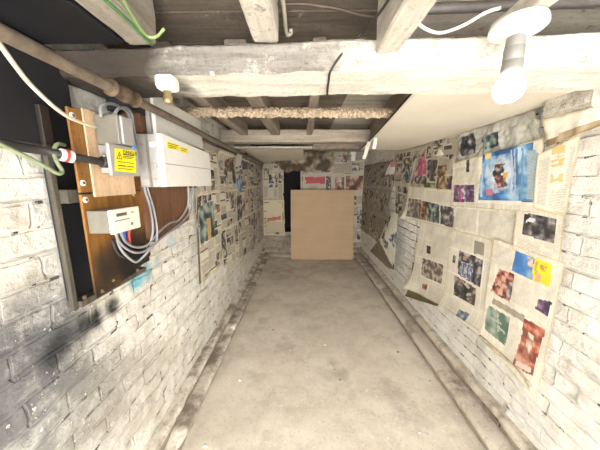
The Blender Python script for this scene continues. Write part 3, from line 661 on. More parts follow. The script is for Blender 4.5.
# ------------------------------------------------------------ newspapers
CREAM = (0.80, 0.755, 0.635)
def vnoise(a, b, s, f=14): return 0.5 + 0.9 * noise.noise(Vector((a * f, b * f, s * 3.17)))
def to_plane(plane, px, py, d):
    if plane == 'R': p = onX(px, py, XR - d); return (p.y, p.z)
    if plane == 'L': p = onX(px, py, XL + d); return (p.y, p.z)
    p = onY(px, py, YB - d); return (p.x, p.z)
def inquad(p, q):
    s = None
    for i in range(4):
        x0, y0 = q[i]; x1, y1 = q[(i + 1) % 4]; c = (x1 - x0) * (p[1] - y0) - (y1 - y0) * (p[0] - x0)
        if abs(c) < 1e-12: continue
        if s is None: s = c > 0
        elif (c > 0) != s: return False
    return True
def auto_layout(rnd, colourful=0.4, nph=4):
    items = []; x = 0.03; ncol = rnd.choice((3, 4, 5)); w = 0.94 / ncol
    items.append((0.04, 0.03, 0.96, 0.04, 'text'))
    for c in range(ncol):
        y = 0.05 + rnd.uniform(0, 0.03)
        while y < 0.93:
            h = rnd.uniform(0.10, 0.30); y1 = min(0.96, y + h); r = rnd.random()
            x0, x1 = 0.03 + c * w + 0.01, 0.03 + (c + 1) * w - 0.012
            if r < 0.30: items.append((x0, y, x1, y1, 'photo', rnd.random() if rnd.random() < colourful else 2.0))
            elif r < 0.42: items.append((x0, y, x1, min(y1, y + 0.035), 'head'))
            else: items.append((x0, y, x1, y1, 'text'))
            y = y1 + rnd.uniform(0.012, 0.03)
    for k in range(nph):
        wx, wy = rnd.uniform(0.16, 0.34), rnd.uniform(0.14, 0.26); u, v = rnd.uniform(0.04, 0.94 - wx), rnd.uniform(0.06, 0.94 - wy)
        items.append((u - 0.012, v - 0.012, u + wx + 0.012, v + wy + 0.012, 'blank')); items.append((u, v, u + wx, v + wy, 'photo', rnd.random() if rnd.random() < colourful else 2.0))
    return items
PAL = [((0.03, 0.03, 0.03), (0.30, 0.27, 0.23), (0.55, 0.50, 0.42)), ((0.05, 0.03, 0.02), (0.34, 0.20, 0.11), (0.60, 0.46, 0.32)), ((0.02, 0.04, 0.06), (0.16, 0.22, 0.24), (0.46, 0.46, 0.42)),
       ((0.10, 0.02, 0.02), (0.42, 0.12, 0.10), (0.60, 0.42, 0.34)), ((0.02, 0.05, 0.16), (0.12, 0.24, 0.46), (0.50, 0.52, 0.52)), ((0.04, 0.05, 0.02), (0.20, 0.22, 0.10), (0.50, 0.46, 0.30))]
def pick(t): return PAL[0] if t >= 1.5 else PAL[min(5, int(t * 6))]
def photo_col(pal, a, b, s, f):
    t = max(0, min(1, vnoise(a, b, s, f) * 0.75 + vnoise(a, b, s + 5, f * 2.6) * 0.35 - 0.05))
    lo, mid, hi = pal
    t = max(0, min(1, (t - 0.5) * 1.9 + 0.30))
    return tuple(lo[i] + (mid[i] - lo[i]) * t * 2 if t < 0.5 else mid[i] + (hi[i] - mid[i]) * (t - 0.5) * 2 for i in range(3))
def sheet(label, plane, corners, d=0.012, cell=0.012, seed=0, prints=(), px=True, wrinkle=0.004, curls=(), paper=CREAM, colourful=0.4, nph=4, group=None, name='newspaper_sheet', auto=True, body=0.0, cat='newspaper', dd=0.0, ragged=0.0, wf=5.0):
    """one sheet of newspaper on a wall; corners top-left, top-right, bottom-right, bottom-left.
    prints: (quad, style, colours) printed areas on it"""
    if px: corners = [to_plane(plane, x, y, d) for x, y in corners]
    q = [Vector(c) for c in corners]; rnd = random.Random(seed)
    W = ((q[1] - q[0]).length + (q[2] - q[3]).length) / 2; H = ((q[3] - q[0]).length + (q[2] - q[1]).length) / 2
    nu, nv = max(3, round(W / cell)), max(3, round(H / cell))
    lay = auto_layout(rnd, colourful, nph) if auto else []
    pr = [([to_plane(plane, x, y, d) for x, y in p[0]] if len(p[0]) == 4 and px else p[0], p[1], p[2:]) for p in prints]
    bm = bmesh.new(); uvl = bm.loops.layers.uv.new('UVMap'); cl = bm.loops.layers.float_color.new('ink'); V = {}; AB = {}
    for i in range(nu + 1):
        for j in range(nv + 1):
            u, v = i / nu, j / nv
            ab = q[0].lerp(q[1], u).lerp(q[3].lerp(q[2], u), v)
            if ragged:
                ab = ab + Vector((ragged * noise.noise(Vector((v * 6, seed, 1))) * (abs(u - 0.5) * 2) ** 4, ragged * noise.noise(Vector((u * 7, seed, 2))) * (abs(v - 0.5) * 2) ** 4))
            o = d + dd * v + wrinkle * (noise.noise(Vector((ab.x * wf, ab.y * wf, seed))) + 0.45 * noise.noise(Vector((ab.x * wf * 3, ab.y * wf * 3, seed + 2)))) + wrinkle
            for cu_, cv_, amt, rad in curls:
                r = math.hypot((u - cu_) * W, (v - cv_) * H) if cu_ >= 0 else abs(v - cv_) * H
                if r < rad: o += amt * (1 - r / rad) ** 2
            o = max(o, 0.004)
            p = (XR - o, ab.x, ab.y) if plane == 'R' else (XL + o, ab.x, ab.y) if plane == 'L' else (ab.x, YB - o, ab.y)
            V[i, j] = bm.verts.new(p); AB[i, j] = ab
    for i in range(nu):
        for j in range(nv):
            u, v = (i + 0.5) / nu, (j + 0.5) / nv; ab = (AB[i, j] + AB[i + 1, j + 1]) / 2; col = paper; al = body if (u * W + 0.006) % 0.052 > 0.007 and (v * H + seed * 0.013) % 0.17 > 0.012 else 0.0
            for it in lay:
                if it[0] <= u <= it[2] and it[1] <= v <= it[3]:
                    if it[4] == 'text': col, al = paper, 1.0
                    elif it[4] == 'head': col, al = (0.10, 0.09, 0.08), 0.0
                    elif it[4] == 'blank': col, al = paper, 0.0
                    else: col, al = photo_col(pick(it[5]), ab.x, ab.y, seed + it[0] * 9, 16), 0.0
            for quad, style, cols in pr:
                if inquad((ab.x, ab.y), quad):
                    if style == 'photo': col, al = photo_col(cols[0], ab.x, ab.y, seed + len(cols) + quad[0][0] * 31, cols[1] if len(cols) > 1 else 26), 0.0
                    elif style == 'glow':
                        qc = sum((Vector(k) for k in quad), Vector((0, 0))) / 4; rr = max((Vector(k) - qc).length for k in quad) * 0.9
                        t = (Vector((ab.x, ab.y)) - qc).length / rr + 0.35 * noise.noise(Vector((ab.x * 45, ab.y * 45, 2)))
                        t = max(0, min(1, t)); col, al = tuple(a * (1 - t) + b * t for a, b in zip(cols[0], col)), 0.0
                    elif style == 'blob':
                        qc = sum((Vector(k) for k in quad), Vector((0, 0))) / 4; rr = max((Vector(k) - qc).length for k in quad) * 0.85
                        t = (Vector((ab.x, ab.y)) - qc).length / rr + 0.55 * noise.noise(Vector((ab.x * 38, ab.y * 38, 7)))
                        if t < 0.8: col, al = photo_col(cols[0], ab.x, ab.y, seed, cols[1]), 0.0
                    elif style == 'flat': col, al = cols[0], 0.0
                    elif style == 'text': col, al = (cols[0] if cols else paper), 0.62
                    elif style == 'blank': col, al = paper, 0.0
            ed = min(u * W, (1 - u) * W, v * H, (1 - v) * H) - 0.006 - 0.006 * noise.noise(Vector((ab.x * 9, ab.y * 9, seed)))
            if ed < 0: col = tuple(c * k for c, k in zip(col, (0.86, 0.77, 0.60)))          # browned edges of old paper
            f = bm.faces.new((V[i, j], V[i + 1, j], V[i + 1, j + 1], V[i, j + 1])); f.smooth = True
            for l, k in zip(f.loops, ((i, j), (i + 1, j), (i + 1, j + 1), (i, j + 1))):
                l[uvl].uv = (k[0] / nu * W, -k[1] / nv * H); l[cl] = (col[0], col[1], col[2], al)
    return tag(obj(name, bm, M['news']), label, cat, group)
def rectpx(x0, y0, x1, y1): return [(x0, y0), (x1, y0), (x1, y1), (x0, y1)]
RG, LG, BG = 'newspapers on the right wall', 'newspapers on the left wall', 'newspapers on the end wall'
BLU = ((0.01, 0.08, 0.28), (0.05, 0.24, 0.55), (0.35, 0.55, 0.72))
GRY = ((0.02, 0.02, 0.025), (0.13, 0.12, 0.13), (0.45, 0.42, 0.40))
RED = ((0.12, 0.02, 0.02), (0.50, 0.15, 0.11), (0.66, 0.45, 0.36))
TEAL = ((0.02, 0.04, 0.05), (0.14, 0.22, 0.22), (0.42, 0.46, 0.40))
GRN = ((0.09, 0.14, 0.11), (0.20, 0.27, 0.21), (0.36, 0.40, 0.33))
BRN = ((0.05, 0.03, 0.02), (0.30, 0.18, 0.10), (0.58, 0.44, 0.28))
PUR = ((0.04, 0.02, 0.07), (0.13, 0.06, 0.17), (0.32, 0.24, 0.34))
STR = ((0.10, 0.13, 0.22), (0.45, 0.47, 0.52), (0.72, 0.72, 0.72))
PNK = ((0.36, 0.06, 0.14), (0.52, 0.12, 0.22), (0.62, 0.22, 0.30))

# right wall, near group
sheet('crumpled grey newspaper bunched under the ceiling right of the lamp', 'R', [(452, 140), (537, 100), (545, 150), (455, 168)], 0.010, 0.0065, 101,
      prints=[([(456, 140), (536, 104), (542, 146), (458, 164)], 'text', (0.50, 0.49, 0.44)), ([(500, 128), (530, 112), (534, 140), (503, 148)], 'blank'), ([(504, 132), (508, 130), (511, 146), (507, 147)], 'text'), ([(512, 127), (518, 124), (521, 143), (515, 145)], 'text'), ([(462, 138), (476, 133), (478, 153), (464, 156)], 'photo', GRY), ([(484, 137), (500, 131), (502, 146), (486, 150)], 'photo', TEAL)], wrinkle=0.014, wf=14, paper=(0.52, 0.51, 0.46), nph=0, auto=False, group=RG, ragged=0.02)
sheet('newspaper with a big bright blue advertisement, on the right wall', 'R', [(454, 163), (545, 138), (539, 213), (451, 206)], 0.040, 0.0045, 102, prints=[
      ([(481, 152), (545, 136), (540, 206), (476, 203)], 'blank'),
      ([(484, 154), (534, 142), (541, 154), (536, 202), (479, 200)][0:2] + [(536, 202), (479, 200)], 'photo', BLU, 10),
      ([(519, 147), (538, 150), (536, 202), (520, 201)], 'photo', ((0.06, 0.20, 0.40), (0.22, 0.42, 0.60), (0.55, 0.66, 0.70)), 14),
      ([(528, 150), (540, 153), (536, 200), (528, 199)], 'text', (0.40, 0.52, 0.60)),
      ([(486, 158), (514, 152), (516, 192), (487, 194)], 'glow', (0.82, 0.86, 0.88)),
      ([(494, 165), (506, 163), (504, 178), (494, 178)], 'blob', ((0.03, 0.02, 0.02), (0.12, 0.09, 0.09), (0.40, 0.36, 0.36)), 60), ([(493, 176), (509, 173), (508, 187), (494, 188)], 'blob', ((0.10, 0.03, 0.03), (0.30, 0.14, 0.14), (0.55, 0.44, 0.44)), 55),
      ([(504, 173), (509, 172), (508.5, 178), (504, 178)], 'flat', (0.66, 0.40, 0.08)),
      ([(515.5, 149), (517, 148.5), (516, 200), (514.8, 200)], 'text', (0.45, 0.58, 0.70)), ([(523, 148), (525, 148), (523, 201), (521.5, 201)], 'flat', (0.10, 0.30, 0.56)),
      ([(486, 154), (492, 153), (492, 158.5), (486, 159.5)], 'flat', (0.70, 0.58, 0.28)),
      ([(487, 189), (493.5, 189), (493.5, 195.5), (487, 195.5)], 'flat', (0.50, 0.16, 0.24)),
      ([(482.5, 163), (484.5, 163), (483, 197), (481, 197)], 'flat', (0.42, 0.56, 0.70)), ([(512, 150), (514, 150), (513, 198), (511, 198)], 'flat', (0.42, 0.56, 0.70)),
      ([(455, 185), (475, 185), (475, 202), (454, 202)], 'photo', PUR, 40), ([(460, 185), (462.5, 185), (462.5, 202), (460, 202)], 'flat', (0.42, 0.05, 0.20)),
      ([(461, 188), (466, 187), (466, 199), (462, 199)], 'photo', ((0.2, 0.15, 0.22), (0.5, 0.45, 0.5), (0.7, 0.68, 0.68)), 40),
      ([(456, 168), (476, 163), (477, 182), (455, 183)], 'text'), ([(467, 160), (470, 159), (470, 172), (467, 172)], 'photo', GRY)], nph=0, body=0.5, auto=False, wrinkle=0.005, wf=9, group=RG)
ORA = (0.76, 0.50, 0.22)
orange = []
for x, y in ((553, 147), (552, 160), (551.5, 175)):          # three stacked rows of sideways orange strokes
    for dx, dy, w, h in {147: ((0, 0, 13, 8), (3, 10, 9, 1.6)), 160: ((0, 0, 13, 2.4), (0, 5, 13, 2.4), (8, 2, 4, 6)), 175: ((0, 0, 3, 9), (9, 0, 4, 9), (2, 4, 9, 3))}[y]:
        orange.append(([(x + dx, y + dy - dx * 0.18), (x + dx + w, y + dy - (dx + w) * 0.18), (x + dx + w - 0.6, y + dy + h - (dx + w) * 0.18), (x + dx - 0.6, y + dy + h - dx * 0.18)], 'flat', ORA))
sheet('cream newspaper page with faded orange lettering, highest of the papers at the right', 'R', [(538, 155), (582, 134), (566, 216), (534, 208)], 0.046, 0.0055, 103,
      prints=[([(541, 156), (581, 137), (566, 215), (536, 207)], 'blank'), ([(540, 160), (550, 157), (546, 206), (537, 204)], 'text')] + orange + [([(552, 190), (569, 187), (564, 211), (549, 207)], 'text'), ([(571, 146), (577, 144), (570, 190), (565, 190)], 'text')], auto=False, nph=0, wrinkle=0.004, group=RG)
sheet('newspaper page of small print just below the blue advertisement', 'R', [(451, 203), (539, 208), (531, 262), (447, 240)], 0.018, 0.0065, 104, prints=[
      ([(456, 206), (498, 209), (496, 236), (454, 228)], 'blank'), ([(457, 208), (478, 210), (476, 232), (455, 227)], 'text'), ([(480, 210), (497, 212), (495, 238), (478, 233)], 'text'),
      ([(494, 213), (536, 216), (530, 258), (489, 246)], 'text'), ([(458.5, 239), (462, 240), (462, 243.5), (458.5, 243)], 'flat', (0.06, 0.20, 0.45))], body=0.42, auto=False, nph=0, group=RG, wf=9)
sheet('newspaper page with a torn black and white photo beside bare bricks on the right', 'R', [(518, 205), (566, 215), (561, 262), (513, 250)], 0.029, 0.0065, 105, prints=[
      ([(525, 213), (557, 219), (556, 243), (523, 235)], 'photo', GRY, 24), ([(528, 218), (536, 219), (534, 223), (527, 222)], 'flat', (0.7, 0.68, 0.64)),
      ([(519, 237), (540, 243), (538, 255), (516, 249)], 'text'), ([(558, 224), (565, 226), (561, 256), (554, 253)], 'text')], body=0.42, auto=False, nph=0, group=RG)
sheet('small newspaper page with grey and teal photos and a curling lower left corner', 'R', [(409, 186), (457, 190), (455, 230), (405, 218)], 0.030, 0.0075, 106, prints=[
      ([(409, 198), (420, 200), (419, 219), (408, 216)], 'photo', ((0.12, 0.10, 0.09), (0.32, 0.28, 0.25), (0.55, 0.50, 0.44))), ([(420, 200), (429, 202), (428, 221), (419, 219)], 'photo', BRN), ([(429, 202), (440, 205), (440, 224), (428, 221)], 'photo', TEAL), ([(441, 205), (454, 208), (454, 228), (441, 224)], 'photo', GRY),
      ([(412, 187), (425, 188), (424, 198), (411, 197)], 'text'), ([(428, 190), (455, 193), (455, 205), (428, 201)], 'text')], body=0.42, auto=False, nph=0, curls=[(0, 1, 0.05, 0.18)], group=RG)
sheet('newspaper page hanging loose at its lower left, below the curling small page', 'R', [(421, 221), (457, 229), (449, 308), (410, 288)], 0.020, 0.0075, 107, prints=[
      ([(423, 258), (444, 265), (442, 284), (422, 275)], 'photo', ((0.10, 0.08, 0.07), (0.36, 0.30, 0.24), (0.58, 0.52, 0.42)), 26), ([(427, 245), (431, 246), (431, 254), (427, 253)], 'photo', GRY), ([(441, 250), (446, 251), (445, 256), (441, 255)], 'photo', GRY), ([(423, 283), (428, 285), (427, 290), (423, 288)], 'photo', RED),
      ([(432, 232), (455, 238), (452, 262), (431, 256)], 'text'), ([(414, 262), (421, 264), (420, 284), (413, 281)], 'text'), ([(430, 284), (447, 292), (446, 303), (429, 295)], 'text')], body=0.42, auto=False, nph=0, curls=[(0, 1, 0.05, 0.22), (-1, 1, 0.025, 0.12)], group=RG)
sheet('newspaper page with striped sports shirts above a dark photo', 'R', [(452, 229), (494, 240), (485, 331), (443, 304)], 0.024, 0.0065, 108, prints=[
      ([(460, 250), (484, 260), (481, 288), (458, 274)], 'photo', GRY, 24), ([(462, 261), (474, 265), (472, 282), (460, 274)], 'photo', STR, 46), ([(455, 275), (477, 289), (475, 306), (454, 294)], 'photo', ((0.015, 0.015, 0.018), (0.06, 0.055, 0.055), (0.40, 0.33, 0.28)), 22),
      ([(464, 255.5), (467.5, 257), (467, 261), (463.5, 260)], 'flat', (0.36, 0.24, 0.17)), ([(463.5, 263), (465, 263.5), (464, 276), (462.5, 275)], 'flat', (0.06, 0.10, 0.26)), ([(468, 264.5), (469.5, 265), (468.5, 279), (467, 278)], 'flat', (0.06, 0.10, 0.26)), ([(472, 266), (473.2, 266.5), (472.2, 281), (471, 280)], 'flat', (0.06, 0.10, 0.26)), ([(462, 281), (466, 283), (471, 289), (467, 288)], 'flat', (0.52, 0.45, 0.40)), ([(467, 293), (472, 293), (471, 296), (466, 296)], 'flat', (0.46, 0.40, 0.36)), ([(461, 309), (471, 314), (470, 326), (460, 320)], 'photo', ((0.10, 0.14, 0.20), (0.25, 0.30, 0.36), (0.5, 0.5, 0.48))), ([(454, 255), (457, 256), (456, 263), (453, 262)], 'photo', GRY), ([(475, 240), (485, 243), (484, 256), (474, 253)], 'text', (0.36, 0.33, 0.27)),
      ([(456, 234), (473, 238), (472, 247), (456, 243)], 'text'), ([(485, 262), (492, 265), (487, 312), (480, 308)], 'text'), ([(451, 296), (460, 301), (459, 311), (450, 306)], 'text')], body=0.42, auto=False, nph=0, curls=[(-1, 1, 0.03, 0.10)], group=RG)
sheet('big newspaper page with blue and yellow adverts above a torn red photo', 'R', [(494, 238), (567, 263), (538, 397), (481, 336)], 0.028, 0.0062, 109, prints=[
      ([(516, 250), (535, 257.5), (533, 280), (513, 271)], 'photo', ((0.02, 0.16, 0.46), (0.05, 0.26, 0.60), (0.24, 0.40, 0.60)), 12), ([(528, 256), (534, 258), (534, 268), (528, 266)], 'photo', ((0.2, 0.2, 0.3), (0.5, 0.4, 0.4), (0.7, 0.6, 0.55)), 40),
      ([(535, 257.5), (554, 264), (550, 287), (533, 280)], 'flat', (0.82, 0.68, 0.03)), ([(542, 264), (549, 266.5), (547.5, 273), (541, 270.5)], 'photo', ((0.5, 0.25, 0.03), (0.7, 0.45, 0.05), (0.82, 0.68, 0.05)), 90), ([(536.5, 261), (539.5, 262), (537.5, 276), (535, 275)], 'text', (0.60, 0.50, 0.04)), ([(537, 273), (542, 275), (541, 282), (536, 280)], 'flat', (0.70, 0.36, 0.22)),
      ([(500, 269), (516, 274), (510, 302), (491, 291)], 'photo', RED, 30), ([(509, 281), (515, 283), (512, 300), (507, 297)], 'photo', GRY, 30), ([(498, 280), (502, 281), (501, 286), (497, 285)], 'flat', (0.62, 0.40, 0.30)), ([(503, 275), (507, 277), (506, 282), (502, 280)], 'flat', (0.62, 0.40, 0.30)), ([(499, 290), (504, 291), (503, 296), (498, 294)], 'flat', (0.60, 0.42, 0.34)), ([(540, 299), (553, 302), (549, 317), (536, 309)], 'photo', PUR, 30),
      ([(489, 305), (511, 318), (506, 346), (485, 329)], 'photo', GRN, 14), ([(498, 314), (499.5, 315), (500, 332), (498.5, 331)], 'flat', (0.42, 0.46, 0.40)), ([(490, 316), (502, 323), (502, 324.5), (490, 317.5)], 'flat', (0.42, 0.46, 0.40)), ([(500, 326), (506, 333), (505, 334.5), (499, 327.5)], 'flat', (0.40, 0.44, 0.38)), ([(525, 318), (546, 330), (533, 376), (514, 365)], 'photo', ((0.16, 0.04, 0.03), (0.46, 0.11, 0.07), (0.60, 0.34, 0.26)), 24), ([(529, 332), (535, 336), (529, 358), (523, 355)], 'photo', ((0.30, 0.12, 0.09), (0.60, 0.42, 0.34), (0.74, 0.64, 0.56)), 40), ([(518, 360), (532, 368), (531, 373), (516, 365)], 'flat', (0.66, 0.56, 0.48)),
      ([(516, 277), (534, 284), (529, 309), (511, 301)], 'text'), ([(497, 244), (514, 250), (512, 268), (496, 264)], 'text'), ([(494, 298), (526, 316), (524, 322), (492, 303)], 'text', (0.40, 0.36, 0.29)), ([(511, 322), (524, 330), (514, 362), (504, 352)], 'text'), ([(553, 270), (561, 273), (555, 300), (549, 297)], 'text'), ([(535, 285), (555, 293), (553, 300), (533, 294)], 'text'), ([(549, 320), (554, 322), (543, 366), (538, 362)], 'text')],
      body=0.42, auto=False, nph=0, curls=[(-1, 1, 0.012, 0.08)], wf=9, group=RG)
sheet('folded cream newspaper with brown stains tucked under the white wall timber', 'R', [(545, 120), (615, 103), (615, 121), (549, 147)], 0.085, 0.0075, 110, prints=[
      ([(549, 139), (612, 115), (612, 124), (549, 148)], 'photo', ((0.20, 0.13, 0.07), (0.42, 0.32, 0.20), (0.62, 0.55, 0.42)), 12)], auto=False, nph=0, wrinkle=0.010, wf=11, group=RG, paper=(0.70, 0.66, 0.56))
sheet('brown backing page showing below the loose lower left corner of the hanging page', 'R', [(414, 262), (448, 285), (440, 306), (407, 296)], 0.012, 0.01, 111, [], auto=False, nph=0, paper=(0.17, 0.125, 0.07), wrinkle=0.006, group=RG, curls=[(-1, 1, 0.02, 0.05)])
rl = [onX(px, py, 1.055) for px, py in ((480, 336), (494, 349), (510, 363), (522, 375), (532, 389))]
tag(obj('paper_roll', tubem(rl, lambda t: 0.008 + 0.003 * math.sin(t * 7), 10), M['roll'], None, True), 'torn newspaper edge rolled up along the bottom of the big advert page', 'newspaper')
# right wall, far group
far = [
 ('dark newspaper page above the small curling page on the right wall', [(416, 158), (456, 150), (456, 192), (409, 187)], 0.022, 121, [([(419, 159), (427, 156), (426, 175), (418, 177)], 'photo', PNK), ([(428, 159), (438, 154), (437, 176), (428, 178)], 'photo', GRY), ([(439, 165), (448, 164), (448, 190), (438, 188)], 'photo', BRN), ([(449, 181), (454, 181), (454, 192), (449, 192)], 'photo', PUR)]),
 ('newspaper page with a pale crumpled top, under the plasterboard beside the bunched grey paper', [(428, 141), (459, 134), (459, 158), (426, 160)], 0.030, 122, [([(440, 148), (446, 155), (437, 156), (437, 156)], 'flat', (0.82, 0.80, 0.74))]),
 ('grubby newspaper page with a dark teal strip, under the middle of the plasterboard', [(395, 152), (429, 146), (420, 186), (395, 186)], 0.016, 123, [([(406, 168), (411, 168), (411, 184), (406, 184)], 'photo', TEAL), ([(412, 168), (417, 168), (417, 182), (412, 182)], 'photo', PNK)]),
 ('grubby newspaper page above the hanging torn sheet on the right wall', [(396, 183), (421, 183), (413, 219), (396, 216)], 0.014, 124, []),
]
for lb_, cs, d, sd, pr in far:
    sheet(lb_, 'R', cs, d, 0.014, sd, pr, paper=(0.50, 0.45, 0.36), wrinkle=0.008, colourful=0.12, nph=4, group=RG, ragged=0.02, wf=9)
rows = [(1.66, 1.29, 'top'), (1.31, 0.92, 'middle'), (0.94, 0.52, 'bottom')]
spans = [(3.05, 3.55), (3.53, 4.02), (4.0, 4.485)]
cname = ['nearest the white scrap', 'midway to the end wall corner', 'in the far right corner']
for ri, (zt, zb, rn) in enumerate(rows):
    for ci, (ya, yb) in enumerate(spans):
        R = random.Random(200 + ri * 7 + ci)
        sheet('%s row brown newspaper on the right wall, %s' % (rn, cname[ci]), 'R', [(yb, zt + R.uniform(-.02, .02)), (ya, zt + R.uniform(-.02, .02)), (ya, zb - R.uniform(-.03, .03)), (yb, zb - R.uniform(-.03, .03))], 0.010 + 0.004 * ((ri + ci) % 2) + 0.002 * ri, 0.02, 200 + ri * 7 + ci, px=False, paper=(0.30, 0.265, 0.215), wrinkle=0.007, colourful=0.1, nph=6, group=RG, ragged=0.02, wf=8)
# torn sheet hanging off the far right wall, folded so that its back shows
bm = bmesh.new(); uvl = bm.loops.layers.uv.new('UVMap'); cl = bm.loops.layers.float_color.new('ink')
def loose(quad, n, m, col, al, s, pal=None):
    V = {}
    for i in range(n + 1):
        for j in range(m + 1):
            p = quad[0].lerp(quad[1], i / n).lerp(quad[3].lerp(quad[2], i / n), j / m)
            bulge = 0.02 * math.sin(PI * i / n) * math.sin(PI * j / m)
            V[i, j] = bm.verts.new(p + Vector((-bulge + 0.004 * noise.noise(p * 20), 0, 0.006 * noise.noise(p * 15))))
    for i in range(n):
        for j in range(m):
            f = bm.faces.new((V[i, j], V[i + 1, j], V[i + 1, j + 1], V[i, j + 1])); f.smooth = True
            p = V[i, j].co; c = col
            if pal and vnoise(p.y, p.z, s, 9) > 0.62: c = photo_col(pal, p.y, p.z, s, 30)
            for l, k in zip(f.loops, ((i, j), (i + 1, j), (i + 1, j + 1), (i, j + 1))):
                l[uvl].uv = (k[0] * 0.014, -k[1] * 0.014); l[cl] = (c[0], c[1], c[2], al)
loose([onX(392, 211, 1.075), onX(398, 214, 1.07), onX(394, 270, 0.985), onX(379, 240, 0.99)], 12, 26, (0.80, 0.76, 0.64), 0.6, 3, ((0.04, 0.05, 0.08), (0.22, 0.27, 0.38), (0.60, 0.60, 0.58)))
loose([onX(379, 240, 0.99), onX(394, 270, 0.985), onX(388, 268, 1.03), onX(370, 251, 1.06)], 20, 8, (0.20, 0.16, 0.11), 0.3, 4)
tag(obj('newspaper_sheet', bm, M['news']), 'torn newspaper hanging off the right wall, folded open at its bottom', 'newspaper', RG)
sheet('small white scrap of paper with a pink top on the far right wall', 'R', [(391, 162), (396, 161), (395, 174), (385, 175)], 0.06, 0.01, 131, [([(390, 159), (397, 158), (397, 166), (391, 167)], 'flat', (0.60, 0.32, 0.30))], paper=(0.80, 0.79, 0.76), auto=False, nph=0, name='paper_scrap', cat='paper scrap', wrinkle=0.006)
def strip(pts, w, label):
    bm = bmesh.new(); pp = spline(pts, 6); pv = None
    for p in pp:
        a = bm.verts.new(p + Vector((-w / 2, 0, 0))); b = bm.verts.new(p + Vector((w / 2, 0.004, 0)))
        if pv: bm.faces.new((pv[0], pv[1], b, a)).smooth = True
        pv = (a, b)
    tag(obj('paper_strip', bm, M['paper_white']), label, 'paper strip')
s0 = onZ(369.5, 141, 1.725); s1 = onZ(376, 137, 1.722)
strip([s0, onY(367.5, 147, s0.y - 0.01), onY(366, 153, s0.y), onY(364, 159, s0.y - 0.005)], 0.03, 'longer white paper strip hanging from the far edge of the plasterboard')
strip([s1, onY(375.5, 142, s1.y - 0.01), onY(374, 149, s1.y)], 0.025, 'shorter white paper strip hanging from the plasterboard, right of the longer one')

# left wall: three rows of five spreads
spl = [(1.655, 2.15), (2.12, 2.70), (2.68, 3.25), (3.22, 3.85), (3.82, 4.485)]
rowl = [(1.655, 1.30, 'top'), (1.32, 0.945, 'middle'), (0.965, 0.66, 'bottom')]
ln = ['nearest the fuse box', 'second from the fuse box', 'third from the fuse box', 'fourth from the fuse box', 'in the far left corner']
extra = {(0, 1): [([(223, 160), (231, 157), (233, 171), (224, 172)], 'photo', ((0.06, 0.03, 0.02), (0.22, 0.13, 0.09), (0.42, 0.34, 0.26)))],
         (0, 2): [([(234, 179), (240.5, 178.5), (240.5, 193), (234.5, 193)], 'photo', BLU, 8)], (1, 2): [([(235, 197), (241, 195.5), (241, 219), (235, 221)], 'photo', GRY, 20)],
         (1, 0): [([(197.5, 206), (212, 201), (214, 236), (198, 245)], 'photo', TEAL, 14), ([(205, 219), (209, 217), (210, 238), (207, 240)], 'flat', (0.56, 0.36, 0.14))],
         (0, 0): [([(196, 148), (206, 152), (206, 170), (198, 172)], 'text')], (2, 1): [([(220, 232), (224, 230), (225, 250), (221, 250)], 'photo', GRY)]}
for ri, (zt, zb, rn) in enumerate(rowl):
    for ci, (ya, yb) in enumerate(spl):
        R = random.Random(300 + ri * 7 + ci); t = ci / 4
        bot = zb - R.uniform(-.015, .015); bot2 = bot
        if ri == 2: bot, bot2 = (0.67, 0.63, 0.50, 0.42, 0.37)[ci], (0.64, 0.52, 0.43, 0.38, 0.36)[ci]
        prs = [([to_plane('L', x, y, 0.012) for x, y in p[0]],) + tuple(p[1:]) for p in extra.get((ri, ci), [])]
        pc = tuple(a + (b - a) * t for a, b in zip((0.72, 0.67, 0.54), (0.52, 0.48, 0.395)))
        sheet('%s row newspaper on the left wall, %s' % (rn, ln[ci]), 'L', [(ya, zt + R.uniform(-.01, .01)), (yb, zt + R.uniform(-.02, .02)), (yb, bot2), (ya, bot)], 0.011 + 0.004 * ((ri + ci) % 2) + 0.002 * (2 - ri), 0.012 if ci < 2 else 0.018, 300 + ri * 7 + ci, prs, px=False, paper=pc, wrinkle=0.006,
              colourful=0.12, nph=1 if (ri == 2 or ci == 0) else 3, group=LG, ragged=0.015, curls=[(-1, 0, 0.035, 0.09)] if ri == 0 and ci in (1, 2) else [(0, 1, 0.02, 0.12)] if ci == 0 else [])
sheet('white folded newspaper flap sticking out at the top of the left wall', 'L', [(236, 153), (242, 148), (240, 166), (235, 167)], 0.055, 0.012, 351, [], paper=(0.72, 0.70, 0.66), nph=0, auto=False, wrinkle=0.01)
sheet('dark blue scrap of newspaper beside the white flap on the left wall', 'L', [(242, 153), (247, 153), (247, 169), (242, 170)], 0.035, 0.014, 352, [], paper=(0.07, 0.075, 0.13), nph=0, auto=False, wrinkle=0.008)
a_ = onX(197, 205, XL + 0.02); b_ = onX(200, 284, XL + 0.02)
tag(obj('edge_shadow_strip', tubem([a_, a_.lerp(b_, 0.5), b_], 0.006, 8), M['rail'], None, True), 'thin dark strip painting the shadow down the near edge of the left wall newspapers', 'lath')  # dark strip added to stand in for the paper edge's shadow
